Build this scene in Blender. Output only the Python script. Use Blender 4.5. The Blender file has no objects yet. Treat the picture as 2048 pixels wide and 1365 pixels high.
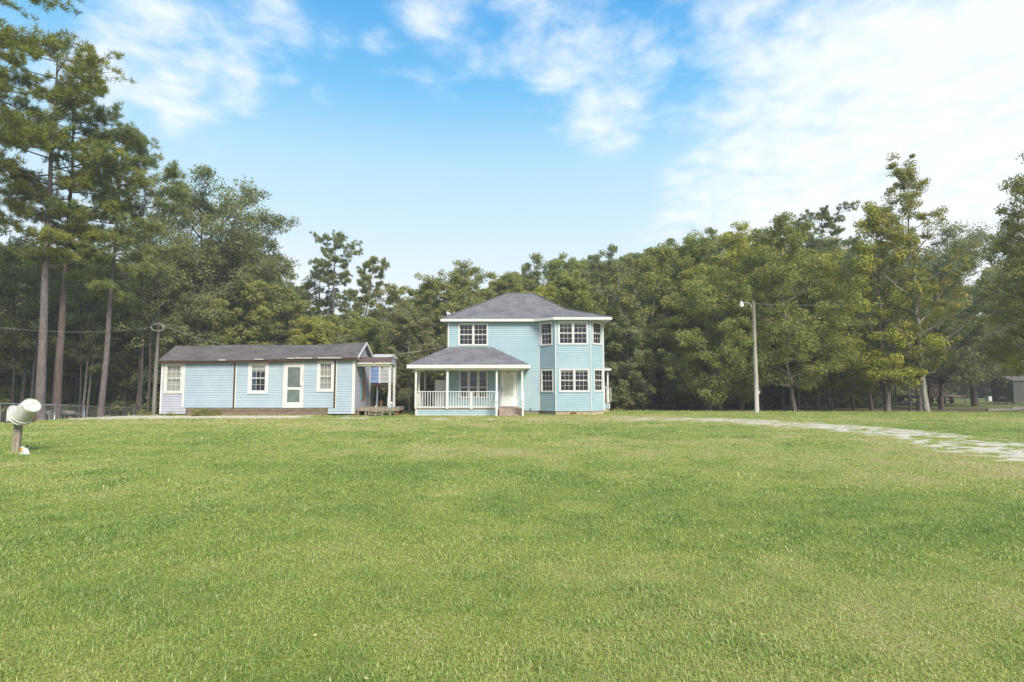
import bpy, math, random
import numpy as np
from mathutils import Vector, Matrix

# ------------------------------------------------------------------ camera
SC = bpy.context.scene
COL = SC.collection
F = 1138.0            # focal length in pixels of the 2048 px wide photograph (20 mm lens)
PITCH = math.atan(88.0 / F)
CAMZ = 1.7
cd = bpy.data.cameras.new('camera'); cam = bpy.data.objects.new('camera', cd); COL.objects.link(cam)
cd.sensor_width = 36.0; cd.lens = 36.0 * F / 2048.0; cd.clip_start = 0.1; cd.clip_end = 2000
cam.location = (0, 0, CAMZ); cam.rotation_euler = (math.pi / 2 + PITCH, 0, 0)
SC.camera = cam

def ray(x, y):
    u = (x - 1024) / F; v = (682.5 - y) / F
    c, s = math.cos(PITCH), math.sin(PITCH)
    return Vector((u, c - v * s, s + v * c))
def P(x, y, Y):                      # measured point of the photograph at a known distance
    r = ray(x, y); return Vector((r.x / r.y * Y, Y, CAMZ + r.z / r.y * Y))
def PX(x, Y, y=770): return P(x, y, Y).x
def PZ(y, Y): return P(1024, y, Y).z

# ------------------------------------------------------------------ world and sun
SUN_EL, SUN_AZ = math.radians(38), math.radians(150)      # azimuth clockwise from +Y : behind the camera, a little right
w = bpy.data.worlds.new('World'); SC.world = w; w.use_nodes = True
nt = w.node_tree; N = nt.nodes; L = nt.links; N.clear()
def nd(nt, t, **k):
    n = nt.nodes.new(t)
    for a, b in k.items(): setattr(n, a, b)
    return n
def mth(nt, op, a, b=None, clamp=False):
    n = nd(nt, 'ShaderNodeMath', operation=op, use_clamp=clamp)
    for i, q in enumerate((a, b)):
        if q is None: continue
        if isinstance(q, (int, float)): n.inputs[i].default_value = q
        else: nt.links.new(q, n.inputs[i])
    return n.outputs[0]
def ramp(nt, fac, stops, interp='LINEAR'):
    n = nd(nt, 'ShaderNodeValToRGB'); cr = n.color_ramp; cr.interpolation = interp
    while len(cr.elements) < len(stops): cr.elements.new(0.5)
    for e, (p, c) in zip(cr.elements, stops):
        e.position = p; e.color = (*c, 1) if len(c) == 3 else c
    if fac is not None: nt.links.new(fac, n.inputs[0])
    return n.outputs[0]
def mixc(nt, fac, a, b, blend='MIX'):
    n = nd(nt, 'ShaderNodeMix', data_type='RGBA', blend_type=blend)
    for i, q in ((0, fac), (6, a), (7, b)):
        if isinstance(q, (int, float)): n.inputs[i].default_value = q
        elif isinstance(q, tuple): n.inputs[i].default_value = (*q, 1)
        else: nt.links.new(q, n.inputs[i])
    return n.outputs[2]
sky = nd(nt, 'ShaderNodeTexSky', sky_type='NISHITA', sun_disc=False)
sky.sun_elevation = SUN_EL; sky.sun_rotation = SUN_AZ; sky.air_density = 1.0; sky.dust_density = 1.2; sky.ozone_density = 1.5
tc = nd(nt, 'ShaderNodeTexCoord'); DIR = tc.outputs['Generated']
sp = nd(nt, 'ShaderNodeSeparateXYZ'); L.new(DIR, sp.inputs[0])
grad = ramp(nt, sp.outputs[2], [(0.0, (.92, .95, .98)), (.17, (.83, .92, .975)), (.27, (.64, .845, .97)), (.37, (.46, .755, .965)),
                                (.47, (.17, .55, .92)), (.60, (.055, .38, .84)), (1.0, (.05, .26, .64))])
skyc = nd(nt, 'ShaderNodeVectorMath', operation='SCALE'); L.new(sky.outputs[0], skyc.inputs[0]); skyc.inputs['Scale'].default_value = 0.1
clear = mixc(nt, 0.85, skyc.outputs[0], grad)
# clouds: noise on a flat cloud deck, gathered round a few banks
zz = mth(nt, 'ADD', mth(nt, 'MAXIMUM', sp.outputs[2], 0.0), 0.12)
pl = nd(nt, 'ShaderNodeCombineXYZ')
L.new(mth(nt, 'DIVIDE', sp.outputs[0], zz), pl.inputs[0]); L.new(mth(nt, 'DIVIDE', sp.outputs[1], zz), pl.inputs[1])
def noise(nt, vec, scale, detail=6, rough=.55, dist=0.0, lac=2.0):
    n = nd(nt, 'ShaderNodeTexNoise'); nt.links.new(vec, n.inputs['Vector'])
    n.inputs['Scale'].default_value = scale; n.inputs['Detail'].default_value = detail
    n.inputs['Roughness'].default_value = rough; n.inputs['Distortion'].default_value = dist; n.inputs['Lacunarity'].default_value = lac
    return n.outputs[0]
nA = noise(nt, pl.outputs[0], 3.4, 10, .62, .25)
nB = noise(nt, pl.outputs[0], 8.0, 7, .62, .3)
nz = mth(nt, 'ADD', mth(nt, 'MULTIPLY', nA, .62), mth(nt, 'MULTIPLY', nB, .38))
banks = [(190, 130, .07, .8), (290, 60, .09, .8), (400, 110, .07, .7), (330, 190, .075, .75), (230, 215, .05, .6), (470, 150, .055, .75), (540, 30, .09, .62), (660, 70, .05, .45),
         (760, 86, .04, .55), (575, 150, .025, .5), (655, 190, .03, .4), (400, 225, .03, .5), (860, 55, .08, .55), (960, 110, .07, .45), (1080, 30, .10, .62), (1150, 110, .10, .75),
         (1290, 130, .055, .7), (1200, 200, .08, .75), (1250, 275, .055, .62), (1090, 140, .05, .55), (1500, 20, .12, .62), (1560, 150, .13, .75), (1760, 90, .24, .95), (1950, 260, .34, 1.1),
         (1700, 330, .24, 1.0), (1480, 300, .11, .62), (1430, 420, .12, .7), (1600, 470, .2, .9), (2200, 80, .4, 1.1), (555, 545, .05, .9), (740, 570, .05, .5), (1370, 370, .035, .7), (1700, 0, .12, .8)]
acc = None
for (x, y, r, wt) in banks:
    d = ray(x, y).normalized()
    dn = nd(nt, 'ShaderNodeVectorMath', operation='DISTANCE'); L.new(DIR, dn.inputs[0]); dn.inputs[1].default_value = d
    mr = nd(nt, 'ShaderNodeMapRange', interpolation_type='SMOOTHSTEP'); L.new(dn.outputs['Value'], mr.inputs[0])
    mr.inputs[1].default_value = r * 1.75; mr.inputs[2].default_value = 0.0; mr.inputs[3].default_value = 0.0; mr.inputs[4].default_value = wt
    acc = mr.outputs[0] if acc is None else mth(nt, 'MAXIMUM', acc, mr.outputs[0])
# thin general cover away from the pictured part
back = nd(nt, 'ShaderNodeMapRange', interpolation_type='SMOOTHSTEP'); L.new(sp.outputs[1], back.inputs[0])
back.inputs[1].default_value = .45; back.inputs[2].default_value = 0.0; back.inputs[3].default_value = 0.0; back.inputs[4].default_value = .62
acc = mth(nt, 'MAXIMUM', acc, back.outputs[0])
dens = mth(nt, 'ADD', acc, mth(nt, 'MULTIPLY', mth(nt, 'SUBTRACT', nz, .5), 2.7))
mr = nd(nt, 'ShaderNodeMapRange', interpolation_type='SMOOTHSTEP'); L.new(dens, mr.inputs[0])
mr.inputs[1].default_value = .14; mr.inputs[2].default_value = 1.12
gate = mth(nt, 'MULTIPLY', acc, 4.0, True)
cl = mth(nt, 'MULTIPLY', mth(nt, 'MULTIPLY', mr.outputs[0], gate), .90)
cc = ramp(nt, nB, [(.3, (.86, .90, .96)), (.7, (.95, .97, 1.0))])
final = mixc(nt, cl, clear, cc)
bg = nd(nt, 'ShaderNodeBackground'); L.new(final, bg.inputs[0]); bg.inputs[1].default_value = 0.53
wo = nd(nt, 'ShaderNodeOutputWorld'); L.new(bg.outputs[0], wo.inputs[0])

sl = bpy.data.lights.new('sun', 'SUN'); so = bpy.data.objects.new('sun', sl); COL.objects.link(so)
sl.energy = 2.9; sl.angle = math.radians(24); sl.color = (1.0, .93, .80)
sd = Vector((math.sin(SUN_AZ) * math.cos(SUN_EL), math.cos(SUN_AZ) * math.cos(SUN_EL), math.sin(SUN_EL)))
so.rotation_euler = sd.to_track_quat('Z', 'Y').to_euler(); so.location = sd * 60
SC.view_settings.view_transform = 'Standard'; SC.view_settings.look = 'None'
SC.view_settings.exposure = 1.14; SC.view_settings.gamma = 1.0
SC.cycles.max_bounces = 6; SC.cycles.diffuse_bounces = 3; SC.cycles.glossy_bounces = 3
SC.cycles.transmission_bounces = 4; SC.cycles.transparent_max_bounces = 8
SC.cycles.use_denoising = True; SC.cycles.caustics_reflective = False; SC.cycles.caustics_refractive = False

# ------------------------------------------------------------------ materials
def mat(name, col, rough=.7, var=.0, vscale=3.0, metal=0.0, spec=.3, bump=0.0, bscale=40.0, stretch=None, col2=None):
    m = bpy.data.materials.new(name); m.use_nodes = True; t = m.node_tree
    b = t.nodes['Principled BSDF']; b.inputs['Roughness'].default_value = rough
    b.inputs['Metallic'].default_value = metal; b.inputs['Specular IOR Level'].default_value = spec
    tcn = nd(t, 'ShaderNodeTexCoord'); v = tcn.outputs['Object']
    if stretch:
        mp = nd(t, 'ShaderNodeMapping'); t.links.new(v, mp.inputs[0]); mp.inputs['Scale'].default_value = stretch; v = mp.outputs[0]
    if var or col2:
        n = noise(t, v, vscale, 6, .6)
        c2 = col2 if col2 else tuple(c * (1 - var) for c in col)
        c = ramp(t, n, [(.38, c2), (.62, col)])
        t.links.new(c, b.inputs['Base Color'])
    else: b.inputs['Base Color'].default_value = (*col, 1)
    if bump:
        bn = nd(t, 'ShaderNodeBump'); bn.inputs['Strength'].default_value = bump; bn.inputs['Distance'].default_value = .01
        t.links.new(noise(t, v, bscale, 4, .6), bn.inputs['Height']); t.links.new(bn.outputs[0], b.inputs['Normal'])
    return m
M = {}
M['teal'] = mat('teal_siding', (.315, .432, .482), .6, .10, .7, col2=(.27, .388, .44))
M['blue'] = mat('pale_blue_siding', (.355, .432, .49), .65, .1, .8, col2=(.305, .382, .445))
M['lav'] = mat('lavender_siding', (.38, .385, .45), .65, .12, 1.1)
M['gap'] = mat('siding_lap_shade', (.16, .22, .25), .9)  # painted shade line of the siding laps, a dark strip per board
M['lap_shade_b'] = mat('siding_lap_shade_blue', (.15, .19, .23), .9)  # lap shade painted the same way, in a bluer tone
M['white'] = mat('white_trim', (.58, .58, .575), .5, .08, 2.0)
M['oldwhite'] = mat('old_white_paint', (.57, .565, .55), .65, .25, 6.0)
M['cream'] = mat('cream_soffit', (.72, .70, .60), .6, .08, 2.0)
M['rust'] = mat('brown_bare_wood', (.085, .045, .032), .85, .4, 8.0)
M['skirt'] = mat('weathered_skirting', (.20, .16, .115), .9, .4, 3.0, stretch=(1, 1, 6))
M['wood'] = mat('grey_weathered_wood', (.30, .25, .20), .85, .45, 5.0, stretch=(8, 8, .7), bump=.4)
M['step'] = mat('step_wood', (.37, .28, .23), .8, .35, 4.0)
M['block'] = mat('tan_foundation_block', (.40, .33, .23), .9, .25, 4.0)
M['block2'] = mat('grey_foundation_block', (.22, .20, .17), .9, .3, 4.0)
M['brick'] = mat('red_brown_brick', (.22, .10, .07), .9, .4, 12.0)
M['pole'] = mat('pole_wood', (.47, .43, .39), .85, .35, 2.5, stretch=(6, 6, .5), bump=.3)
M['poleg'] = mat('grey_pole_wood', (.20, .185, .165), .9, .35, 2.5, stretch=(6, 6, .5), bump=.3)
M['metal'] = mat('galvanised_metal', (.45, .46, .47), .45, .2, 6.0, metal=.7)
M['greymetal'] = mat('grey_painted_metal', (.42, .43, .44), .5, .2, 6.0)
M['wire'] = mat('weathered_wire', (.42, .42, .40), .6)
M['black'] = mat('black_metal', (.02, .02, .022), .5)
M['rubber'] = mat('rubber', (.02, .02, .02), .9)
M['interior'] = mat('interior_wall', (.20, .125, .08), .9, .5, .9)
M['floor_in'] = mat('interior_floor', (.12, .07, .05), .8)
M['blind'] = mat('window_blind', (.60, .59, .53), .8, .1, 3.0)
M['curtain'] = mat('sheer_curtain', (.50, .45, .40), .9, .25, 5.0, stretch=(8, 8, .3))
M['curtainb'] = mat('blue_curtain', (.06, .14, .24), .9, .6, 4.0, stretch=(8, 8, .3))
M['doorw'] = mat('white_door', (.78, .78, .77), .45)
M['doorglass'] = mat('frosted_door_glass', (.62, .63, .56), .25, .1, 5.0)
M['teald'] = mat('teal_door_edge', (.06, .28, .33), .5)
M['orange'] = mat('orange_brown_door', (.42, .16, .03), .6, .4, 4.0)
M['panelb'] = mat('periwinkle_panel', (.17, .25, .46), .6, .2, 1.5)
M['panelg'] = mat('grey_panel', (.36, .37, .38), .7, .15, 2.0)
M['fridge'] = mat('fridge_enamel', (.68, .68, .68), .4, .08, 2.0)
M['bucket'] = mat('white_bucket_plastic', (.56, .57, .55), .45, .25, 9.0, col2=(.40, .405, .37))
M['rustm'] = mat('rusty_metal', (.22, .10, .05), .8, .4, 9.0)
M['lampw'] = mat('lamp_housing', (.62, .60, .56), .4)
M['amber'] = mat('amber_label', (.55, .30, .03), .6)
M['shed'] = mat('grey_shed_boards', (.07, .066, .064), .8, .2, 2.0)
M['gravelm'] = mat('pale_rubble', (.45, .42, .38), .9, .4, 8.0)
M['red'] = mat('red_cable', (.12, .03, .03), .6)
M['bottle'] = mat('blue_bottle', (.30, .42, .62), .4)
M['doorpane'] = mat('door_pane', (.13, .16, .15), .08, .35, 1.5, spec=.6)
M['conduit'] = mat('conduit_grey', (.30, .36, .42), .5)
M['darkb'] = mat('dark_beams', (.05, .035, .03), .9)

def glass_mat():
    m = bpy.data.materials.new('window_glass'); m.use_nodes = True; t = m.node_tree; t.nodes.clear()
    tr = nd(t, 'ShaderNodeBsdfTransparent'); tr.inputs[0].default_value = (.80, .84, .84, 1)
    g = nd(t, 'ShaderNodeBsdfGlossy'); g.inputs['Roughness'].default_value = .04; g.inputs[0].default_value = (.9, .95, 1, 1)
    f = nd(t, 'ShaderNodeLayerWeight'); f.inputs[0].default_value = .5; fr_ = mth(t, 'ADD', .055, mth(t, 'MULTIPLY', mth(t, 'POWER', f.outputs['Facing'], 5.0), .9))
    tcn = nd(t, 'ShaderNodeTexCoord')
    bn = nd(t, 'ShaderNodeBump'); bn.inputs['Strength'].default_value = .08; bn.inputs['Distance'].default_value = .02
    t.links.new(noise(t, tcn.outputs['Object'], 2.0, 2), bn.inputs['Height']); t.links.new(bn.outputs[0], g.inputs['Normal'])
    mx = nd(t, 'ShaderNodeMixShader'); t.links.new(fr_, mx.inputs[0])
    t.links.new(tr.outputs[0], mx.inputs[1]); t.links.new(g.outputs[0], mx.inputs[2])
    o = nd(t, 'ShaderNodeOutputMaterial'); t.links.new(mx.outputs[0], o.inputs[0]); return m
M['glass'] = glass_mat()

def screen_mat(name, alpha, col):
    m = bpy.data.materials.new(name); m.use_nodes = True; t = m.node_tree; t.nodes.clear()
    tr = nd(t, 'ShaderNodeBsdfTransparent'); d = nd(t, 'ShaderNodeBsdfDiffuse'); d.inputs[0].default_value = (*col, 1)
    mx = nd(t, 'ShaderNodeMixShader'); mx.inputs[0].default_value = alpha
    t.links.new(tr.outputs[0], mx.inputs[1]); t.links.new(d.outputs[0], mx.inputs[2])
    o = nd(t, 'ShaderNodeOutputMaterial'); t.links.new(mx.outputs[0], o.inputs[0]); return m

def shingle_mat(name, c1, c2, sc):
    m = bpy.data.materials.new(name); m.use_nodes = True; t = m.node_tree
    b = t.nodes['Principled BSDF']; b.inputs['Roughness'].default_value = .9; b.inputs['Specular IOR Level'].default_value = .15
    u = nd(t, 'ShaderNodeUVMap')
    br = nd(t, 'ShaderNodeTexBrick'); t.links.new(u.outputs[0], br.inputs['Vector'])
    br.inputs['Scale'].default_value = 1.0; br.inputs['Brick Width'].default_value = .30; br.inputs['Row Height'].default_value = .14
    br.inputs['Mortar Size'].default_value = .012; br.inputs['Mortar Smooth'].default_value = .3; br.inputs['Bias'].default_value = 0
    br.inputs['Color1'].default_value = (*c1, 1); br.inputs['Color2'].default_value = (*c2, 1)
    br.inputs['Mortar'].default_value = (*(q * .72 for q in c2), 1)
    n1 = noise(t, u.outputs[0], 1.1, 6, .6); n2 = noise(t, u.outputs[0], 24, 3, .6)
    c = mixc(t, 1.0, br.outputs[0], ramp(t, n1, [(.3, (.72, .72, .72)), (.7, (1.15, 1.13, 1.12))]), 'MULTIPLY')
    c = mixc(t, 1.0, c, ramp(t, n2, [(.3, (.8, .8, .8)), (.7, (1.2, 1.2, 1.2))]), 'MULTIPLY')
    t.links.new(c, b.inputs['Base Color'])
    bn = nd(t, 'ShaderNodeBump'); bn.inputs['Strength'].default_value = .7; bn.inputs['Distance'].default_value = .012
    t.links.new(mth(t, 'SUBTRACT', 1.0, br.outputs['Fac']), bn.inputs['Height']); t.links.new(bn.outputs[0], b.inputs['Normal'])
    return m
M['shingle'] = shingle_mat('slate_grey_shingles', (.20, .20, .215), (.135, .137, .15), 1)
M['shingle_old'] = shingle_mat('old_brown_grey_shingles', (.155, .14, .142), (.105, .095, .10), 1)
M['shingle_brown'] = shingle_mat('brown_shingles', (.15, .105, .10), (.10, .07, .068), 1)

def leaf_mat(name, cols, transl=.42):
    m = bpy.data.materials.new(name); m.use_nodes = True; t = m.node_tree; t.nodes.clear()
    a = nd(t, 'ShaderNodeAttribute', attribute_name='tint')
    oi = nd(t, 'ShaderNodeObjectInfo')
    f = mth(t, 'ADD', a.outputs['Fac'], mth(t, 'MULTIPLY', mth(t, 'SUBTRACT', oi.outputs['Random'], .5), .25))
    n = len(cols)
    c = ramp(t, f, [(i / (n - 1) * .9 + .05, cc_) for i, cc_ in enumerate(cols)])
    d = nd(t, 'ShaderNodeBsdfDiffuse'); t.links.new(c, d.inputs[0])
    tl = nd(t, 'ShaderNodeBsdfTranslucent'); t.links.new(mixc(t, .6, c, (.16, .20, .03)), tl.inputs[0])
    mx = nd(t, 'ShaderNodeMixShader'); mx.inputs[0].default_value = transl
    t.links.new(d.outputs[0], mx.inputs[1]); t.links.new(tl.outputs[0], mx.inputs[2])
    o = nd(t, 'ShaderNodeOutputMaterial'); t.links.new(mx.outputs[0], o.inputs[0]); return m
LM = {
 'dark':   leaf_mat('dark_oak_leaves', [(.155, .18, .078), (.225, .255, .115), (.31, .33, .155)]),
 'mid':    leaf_mat('green_leaves', [(.17, .21, .060), (.27, .31, .088), (.36, .39, .13)]),
 'olive':  leaf_mat('olive_leaves', [(.20, .22, .072), (.31, .32, .098), (.42, .41, .15)]),
 'yellow': leaf_mat('yellow_green_leaves', [(.25, .27, .055), (.40, .40, .075), (.52, .49, .12)]),
 'gold':   leaf_mat('turning_leaves', [(.19, .21, .060), (.32, .315, .080), (.49, .40, .14)]),
 'brown':  leaf_mat('bronze_leaves', [(.17, .175, .078), (.25, .245, .115), (.35, .325, .18)]),
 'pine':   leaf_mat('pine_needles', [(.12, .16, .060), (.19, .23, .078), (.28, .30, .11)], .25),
 'pineg':  leaf_mat('olive_pine_needles', [(.145, .17, .042), (.235, .255, .055), (.33, .335, .09)], .25),  # yellower needle colour, for two of the pines
 'bush':   leaf_mat('undergrowth_leaves', [(.15, .155, .068), (.23, .235, .095), (.33, .32, .15)]),
}
def bark_mat(name, c, c2):
    m = mat(name, c, .95, .4, 5.0, spec=.1, bump=.8, bscale=9, stretch=(3, 3, .6), col2=c2); return m
BM = {'pine': bark_mat('pine_bark', (.16, .14, .14), (.085, .072, .072)), 'pined': bark_mat('dark_pine_bark', (.13, .10, .095), (.07, .055, .053)),
      'grey': bark_mat('grey_bark', (.20, .18, .16), (.10, .09, .08)), 'dark': bark_mat('dark_bark', (.10, .085, .08), (.055, .047, .045)),
      'white': bark_mat('pale_bark', (.36, .34, .32), (.16, .15, .14))}

# ------------------------------------------------------------------ mesh helpers
class MB:
    def __init__(s): s.v = []; s.f = []; s.m = []; s.mats = []; s.uv = {}
    def mi(s, m):
        if m is None: return 0
        if m not in s.mats: s.mats.append(m)
        return s.mats.index(m)
    def face(s, pts, m=None, uv=None):
        i = len(s.v); s.v += [tuple(p) for p in pts]; s.f.append(tuple(range(i, i + len(pts)))); s.m.append(s.mi(m))
        if uv: s.uv[len(s.f) - 1] = uv
    def box(s, x0, x1, y0, y1, z0, z1, m=None, R=None):
        c = [Vector((x, y, z)) for z in (z0, z1) for y in (y0, y1) for x in (x0, x1)]
        if R is not None: c = [R @ p for p in c]
        i = len(s.v); s.v += [tuple(p) for p in c]
        for q in ((0, 2, 3, 1), (4, 5, 7, 6), (0, 1, 5, 4), (1, 3, 7, 5), (3, 2, 6, 7), (2, 0, 4, 6)):
            s.f.append(tuple(i + k for k in q)); s.m.append(s.mi(m))
    def tube(s, pts, rad, n=8, m=None, cap=True):
        pts = [Vector(p) for p in pts]
        if not hasattr(rad, '__len__'): rad = [rad] * len(pts)
        base = len(s.v); mi = s.mi(m)
        for k, p in enumerate(pts):
            d = (pts[min(k + 1, len(pts) - 1)] - pts[max(k - 1, 0)]).normalized()
            a = d.cross(Vector((0, 0, 1)) if abs(d.z) < .9 else Vector((1, 0, 0))).normalized(); b = d.cross(a)
            for j in range(n):
                t = 2 * math.pi * j / n; s.v.append(tuple(p + (a * math.cos(t) + b * math.sin(t)) * rad[k]))
        for k in range(len(pts) - 1):
            for j in range(n):
                j2 = (j + 1) % n
                s.f.append((base + k * n + j, base + k * n + j2, base + (k + 1) * n + j2, base + (k + 1) * n + j)); s.m.append(mi)
        if cap:
            s.f.append(tuple(base + j for j in range(n))); s.m.append(mi)
            s.f.append(tuple(base + (len(pts) - 1) * n + n - 1 - j for j in range(n))); s.m.append(mi)
    def prism(s, poly, axis, a, b, m=None):       # poly of 2-D points extruded along an axis
        def q(p, t): return {'x': (t, p[0], p[1]), 'y': (p[0], t, p[1]), 'z': (p[0], p[1], t)}[axis]
        n = len(poly); i = len(s.v); mi = s.mi(m)
        s.v += [q(p, a) for p in poly] + [q(p, b) for p in poly]
        s.f.append(tuple(range(i, i + n))); s.m.append(mi); s.f.append(tuple(reversed(range(i + n, i + 2 * n)))); s.m.append(mi)
        for k in range(n):
            k2 = (k + 1) % n; s.f.append((i + k, i + n + k, i + n + k2, i + k2)); s.m.append(mi)
    def build(s, name, material=None, parent=None, smooth=False, recalc=True):
        me = bpy.data.meshes.new(name); me.from_pydata(s.v, [], s.f)
        for mm in (s.mats or [material]): me.materials.append(mm)
        if len(s.mats) > 1: me.polygons.foreach_set('material_index', s.m)
        if s.uv:
            ul = me.uv_layers.new(name='UVMap')
            for fi, uv in s.uv.items():
                for li, c in zip(me.polygons[fi].loop_indices, uv): ul.data[li].uv = c
        if smooth: me.polygons.foreach_set('use_smooth', [True] * len(me.polygons))
        me.update()
        o = bpy.data.objects.new(name, me); COL.objects.link(o)
        if parent is not None:
            o.parent = parent; o.matrix_parent_inverse = Matrix.Translation(-Vector(parent.location)) if parent.type == 'EMPTY' and parent.get('worldspace') else Matrix.Identity(4)
        return o
def thing(name, label, cat, loc=(0, 0, 0), group=None, ws=True):
    o = bpy.data.objects.new(name, None); COL.objects.link(o); o.location = loc; o.empty_display_size = .2
    if ws: o['worldspace'] = True         # parts are authored in world coordinates
    o['label'] = label; o['category'] = cat
    if group: o['group'] = group
    return o
def tag(o, label, cat, group=None):
    o['label'] = label; o['category'] = cat
    if group: o['group'] = group
    return o
def npmesh(name, V, Fq, material, attrs=None, parent=None, tri=False):
    k = 3 if tri else 4
    me = bpy.data.meshes.new(name); me.vertices.add(len(V)); me.vertices.foreach_set('co', np.ascontiguousarray(V, dtype=np.float32).ravel())
    nf = len(Fq); me.loops.add(nf * k); me.loops.foreach_set('vertex_index', np.ascontiguousarray(Fq, dtype=np.int32).ravel())
    me.polygons.add(nf); me.polygons.foreach_set('loop_start', np.arange(0, nf * k, k, dtype=np.int32))
    me.polygons.foreach_set('loop_total', np.full(nf, k, dtype=np.int32))
    for nme, (dom, arr) in (attrs or {}).items():
        a = me.attributes.new(nme, 'FLOAT', dom); a.data.foreach_set('value', np.ascontiguousarray(arr, dtype=np.float32))
    me.materials.append(material); me.update(calc_edges=True)
    o = bpy.data.objects.new(name, me); COL.objects.link(o)
    if parent is not None: o.parent = parent
    return o

# ------------------------------------------------------------------ terrain
_rs = np.random.RandomState(5); _tab = _rs.rand(256, 256)
def vnoise(x, y):
    x = np.asarray(x, float); y = np.asarray(y, float)
    xi = np.floor(x).astype(int); yi = np.floor(y).astype(int); fx = x - xi; fy = y - yi
    fx = fx * fx * (3 - 2 * fx); fy = fy * fy * (3 - 2 * fy)
    g = lambda a, b: _tab[a & 255, b & 255]
    return (g(xi, yi) * (1 - fx) + g(xi + 1, yi) * fx) * (1 - fy) + (g(xi, yi + 1) * (1 - fx) + g(xi + 1, yi + 1) * fx) * fy
def fbm(x, y, o=4):
    r = 0; a = .5; t = 0
    for k in range(o):
        r = r + a * vnoise(np.asarray(x) * 2 ** k + 17.3 * k, np.asarray(y) * 2 ** k + 9.1 * k); t += a; a *= .5
    return r / t
EX = [-200, -60, -30, -23.6, -21.6, -19.5, -10, 0, 10, 20, 30, 45, 70, 200]
EY = [10, 16, 22, 25.6, 30.6, 34.5, 36.5, 38, 37, 36, 36, 38.5, 42, 60]
def edge(X): return np.interp(X, EX, EY)
def sstep(t): t = np.clip(t, 0, 1); return t * t * (3 - 2 * t)
def gz(X, Y):
    X = np.asarray(X, float); Y = np.asarray(Y, float)
    deep = np.interp(X, [-40, -20, 5, 20, 60], [1.1, 1.1, .9, .55, .5])
    z = -deep * sstep((Y - edge(X) + .3) / 9.0)
    z = z + (fbm(X * .07 + 3, Y * .07 + 8, 2) - .5) * .10 * sstep((np.hypot(X, Y) - 4) / 10) * (1 - sstep((Y - 26) / 4) * (Y < 36))
    z = z + 2.0 * sstep((Y - 110) / 200)
    return z
def gzf(X, Y): return float(gz(X, Y))

DRIVE = [(12.6, -14), (12.7, 0), (12.9, 8), (13.0, 13), (13.3, 17.5), (13.4, 21), (12.2, 24.6), (9.6, 27.6), (6, 29.6), (2, 30.3), (-3, 30.5), (-8, 30.7), (-14, 30.9), (-19, 30.6), (-23, 29.6)]
def smoothpath(pts, n=14):
    out = []
    for i in range(len(pts) - 1):
        p0 = pts[max(i - 1, 0)]; p1 = pts[i]; p2 = pts[i + 1]; p3 = pts[min(i + 2, len(pts) - 1)]
        for k in range(n):
            t = k / n
            out.append(tuple(.5 * (2 * p1[j] + (p2[j] - p0[j]) * t + (2 * p0[j] - 5 * p1[j] + 4 * p2[j] - p3[j]) * t * t + (3 * p1[j] - p0[j] - 3 * p2[j] + p3[j]) * t ** 3) for j in (0, 1)))
    out.append(pts[-1]); return np.array(out)
DP = smoothpath(DRIVE)
dseg = np.r_[0, np.cumsum(np.hypot(*np.diff(DP, axis=0).T))]
def drive_cov(X, Y):
    """0..1 how much gravel shows at a ground point"""
    X = np.asarray(X, float); Y = np.asarray(Y, float); sh = X.shape; X = X.ravel(); Y = Y.ravel()
    best = np.full(X.shape, 1e9); side = np.zeros(X.shape); along = np.zeros(X.shape)
    idx = np.where((Y < 34) & ((X > 5) | (Y > 26)))[0]
    q = np.array_split(idx, max(1, len(idx) // 20000 + 1))
    for ii in q:
        if len(ii) == 0: continue
        dx = X[ii, None] - DP[None, :, 0]; dy = Y[ii, None] - DP[None, :, 1]; d = np.hypot(dx, dy); k = d.argmin(1)
        kk = np.clip(k, 0, len(DP) - 2); tx = DP[kk + 1, 0] - DP[kk, 0]; ty = DP[kk + 1, 1] - DP[kk, 1]; l = np.hypot(tx, ty)
        sgn = (tx * dy[np.arange(len(ii)), k] - ty * dx[np.arange(len(ii)), k]) / l
        best[ii] = np.abs(sgn) + (d[np.arange(len(ii)), k] > 3) * 10; side[ii] = sgn; along[ii] = dseg[k]
    n = fbm(X * 3.0 + 40, Y * 5.2, 4)
    n2 = fbm(X * .5 + 11, Y * .5 + 3, 2)
    tracks = np.exp(-((best - .95) / .7) ** 2) * .22 + np.exp(-(best / 1.75) ** 4) * .62
    # along the front of the small house the gravel is a continuous pale strip, in front of the big one almost grown over
    dens = np.interp(X, [-23, -20, -11.5, -9.5, -1, 4, 8, 12], [.2, .6, .6, -.6, -.9, -.7, -.12, .08])
    c = tracks + (n - .5) * 2.9 + (n2 - .5) * 1.0 - .40 + np.where(best < 1.6, dens, 0) * (Y > 22)
    c = np.where(best > 2.3, -1, c)
    return np.clip(c * 2.4 - .08, 0, 1).reshape(sh)
def dry_at(X, Y):
    """patches of dry, yellower grass"""
    X = np.asarray(X, float); Y = np.asarray(Y, float)
    a = fbm(X * .16 + 50, Y * .26 + 20, 4); b = fbm(X * .9 + 5, Y * .9 + 70, 3)
    d = (a - .5) * .85 + (b - .5) * .9 + .36
    d += .45 * np.exp(-((Y - 27.5 - .06 * X) / 4.2) ** 2) * (np.abs(X + 2) < 60) * .9
    ddx = np.interp(Y, DP[:40, 1], DP[:40, 0]); d += .35 * np.exp(-((X - 10.8) / 1.8) ** 2) * (Y < 26)
    d += .3 * np.exp(-((X + 2) / 5) ** 2 - ((Y - 14.5) / 1.6) ** 2)
    return np.clip(d, 0, 1)

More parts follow.
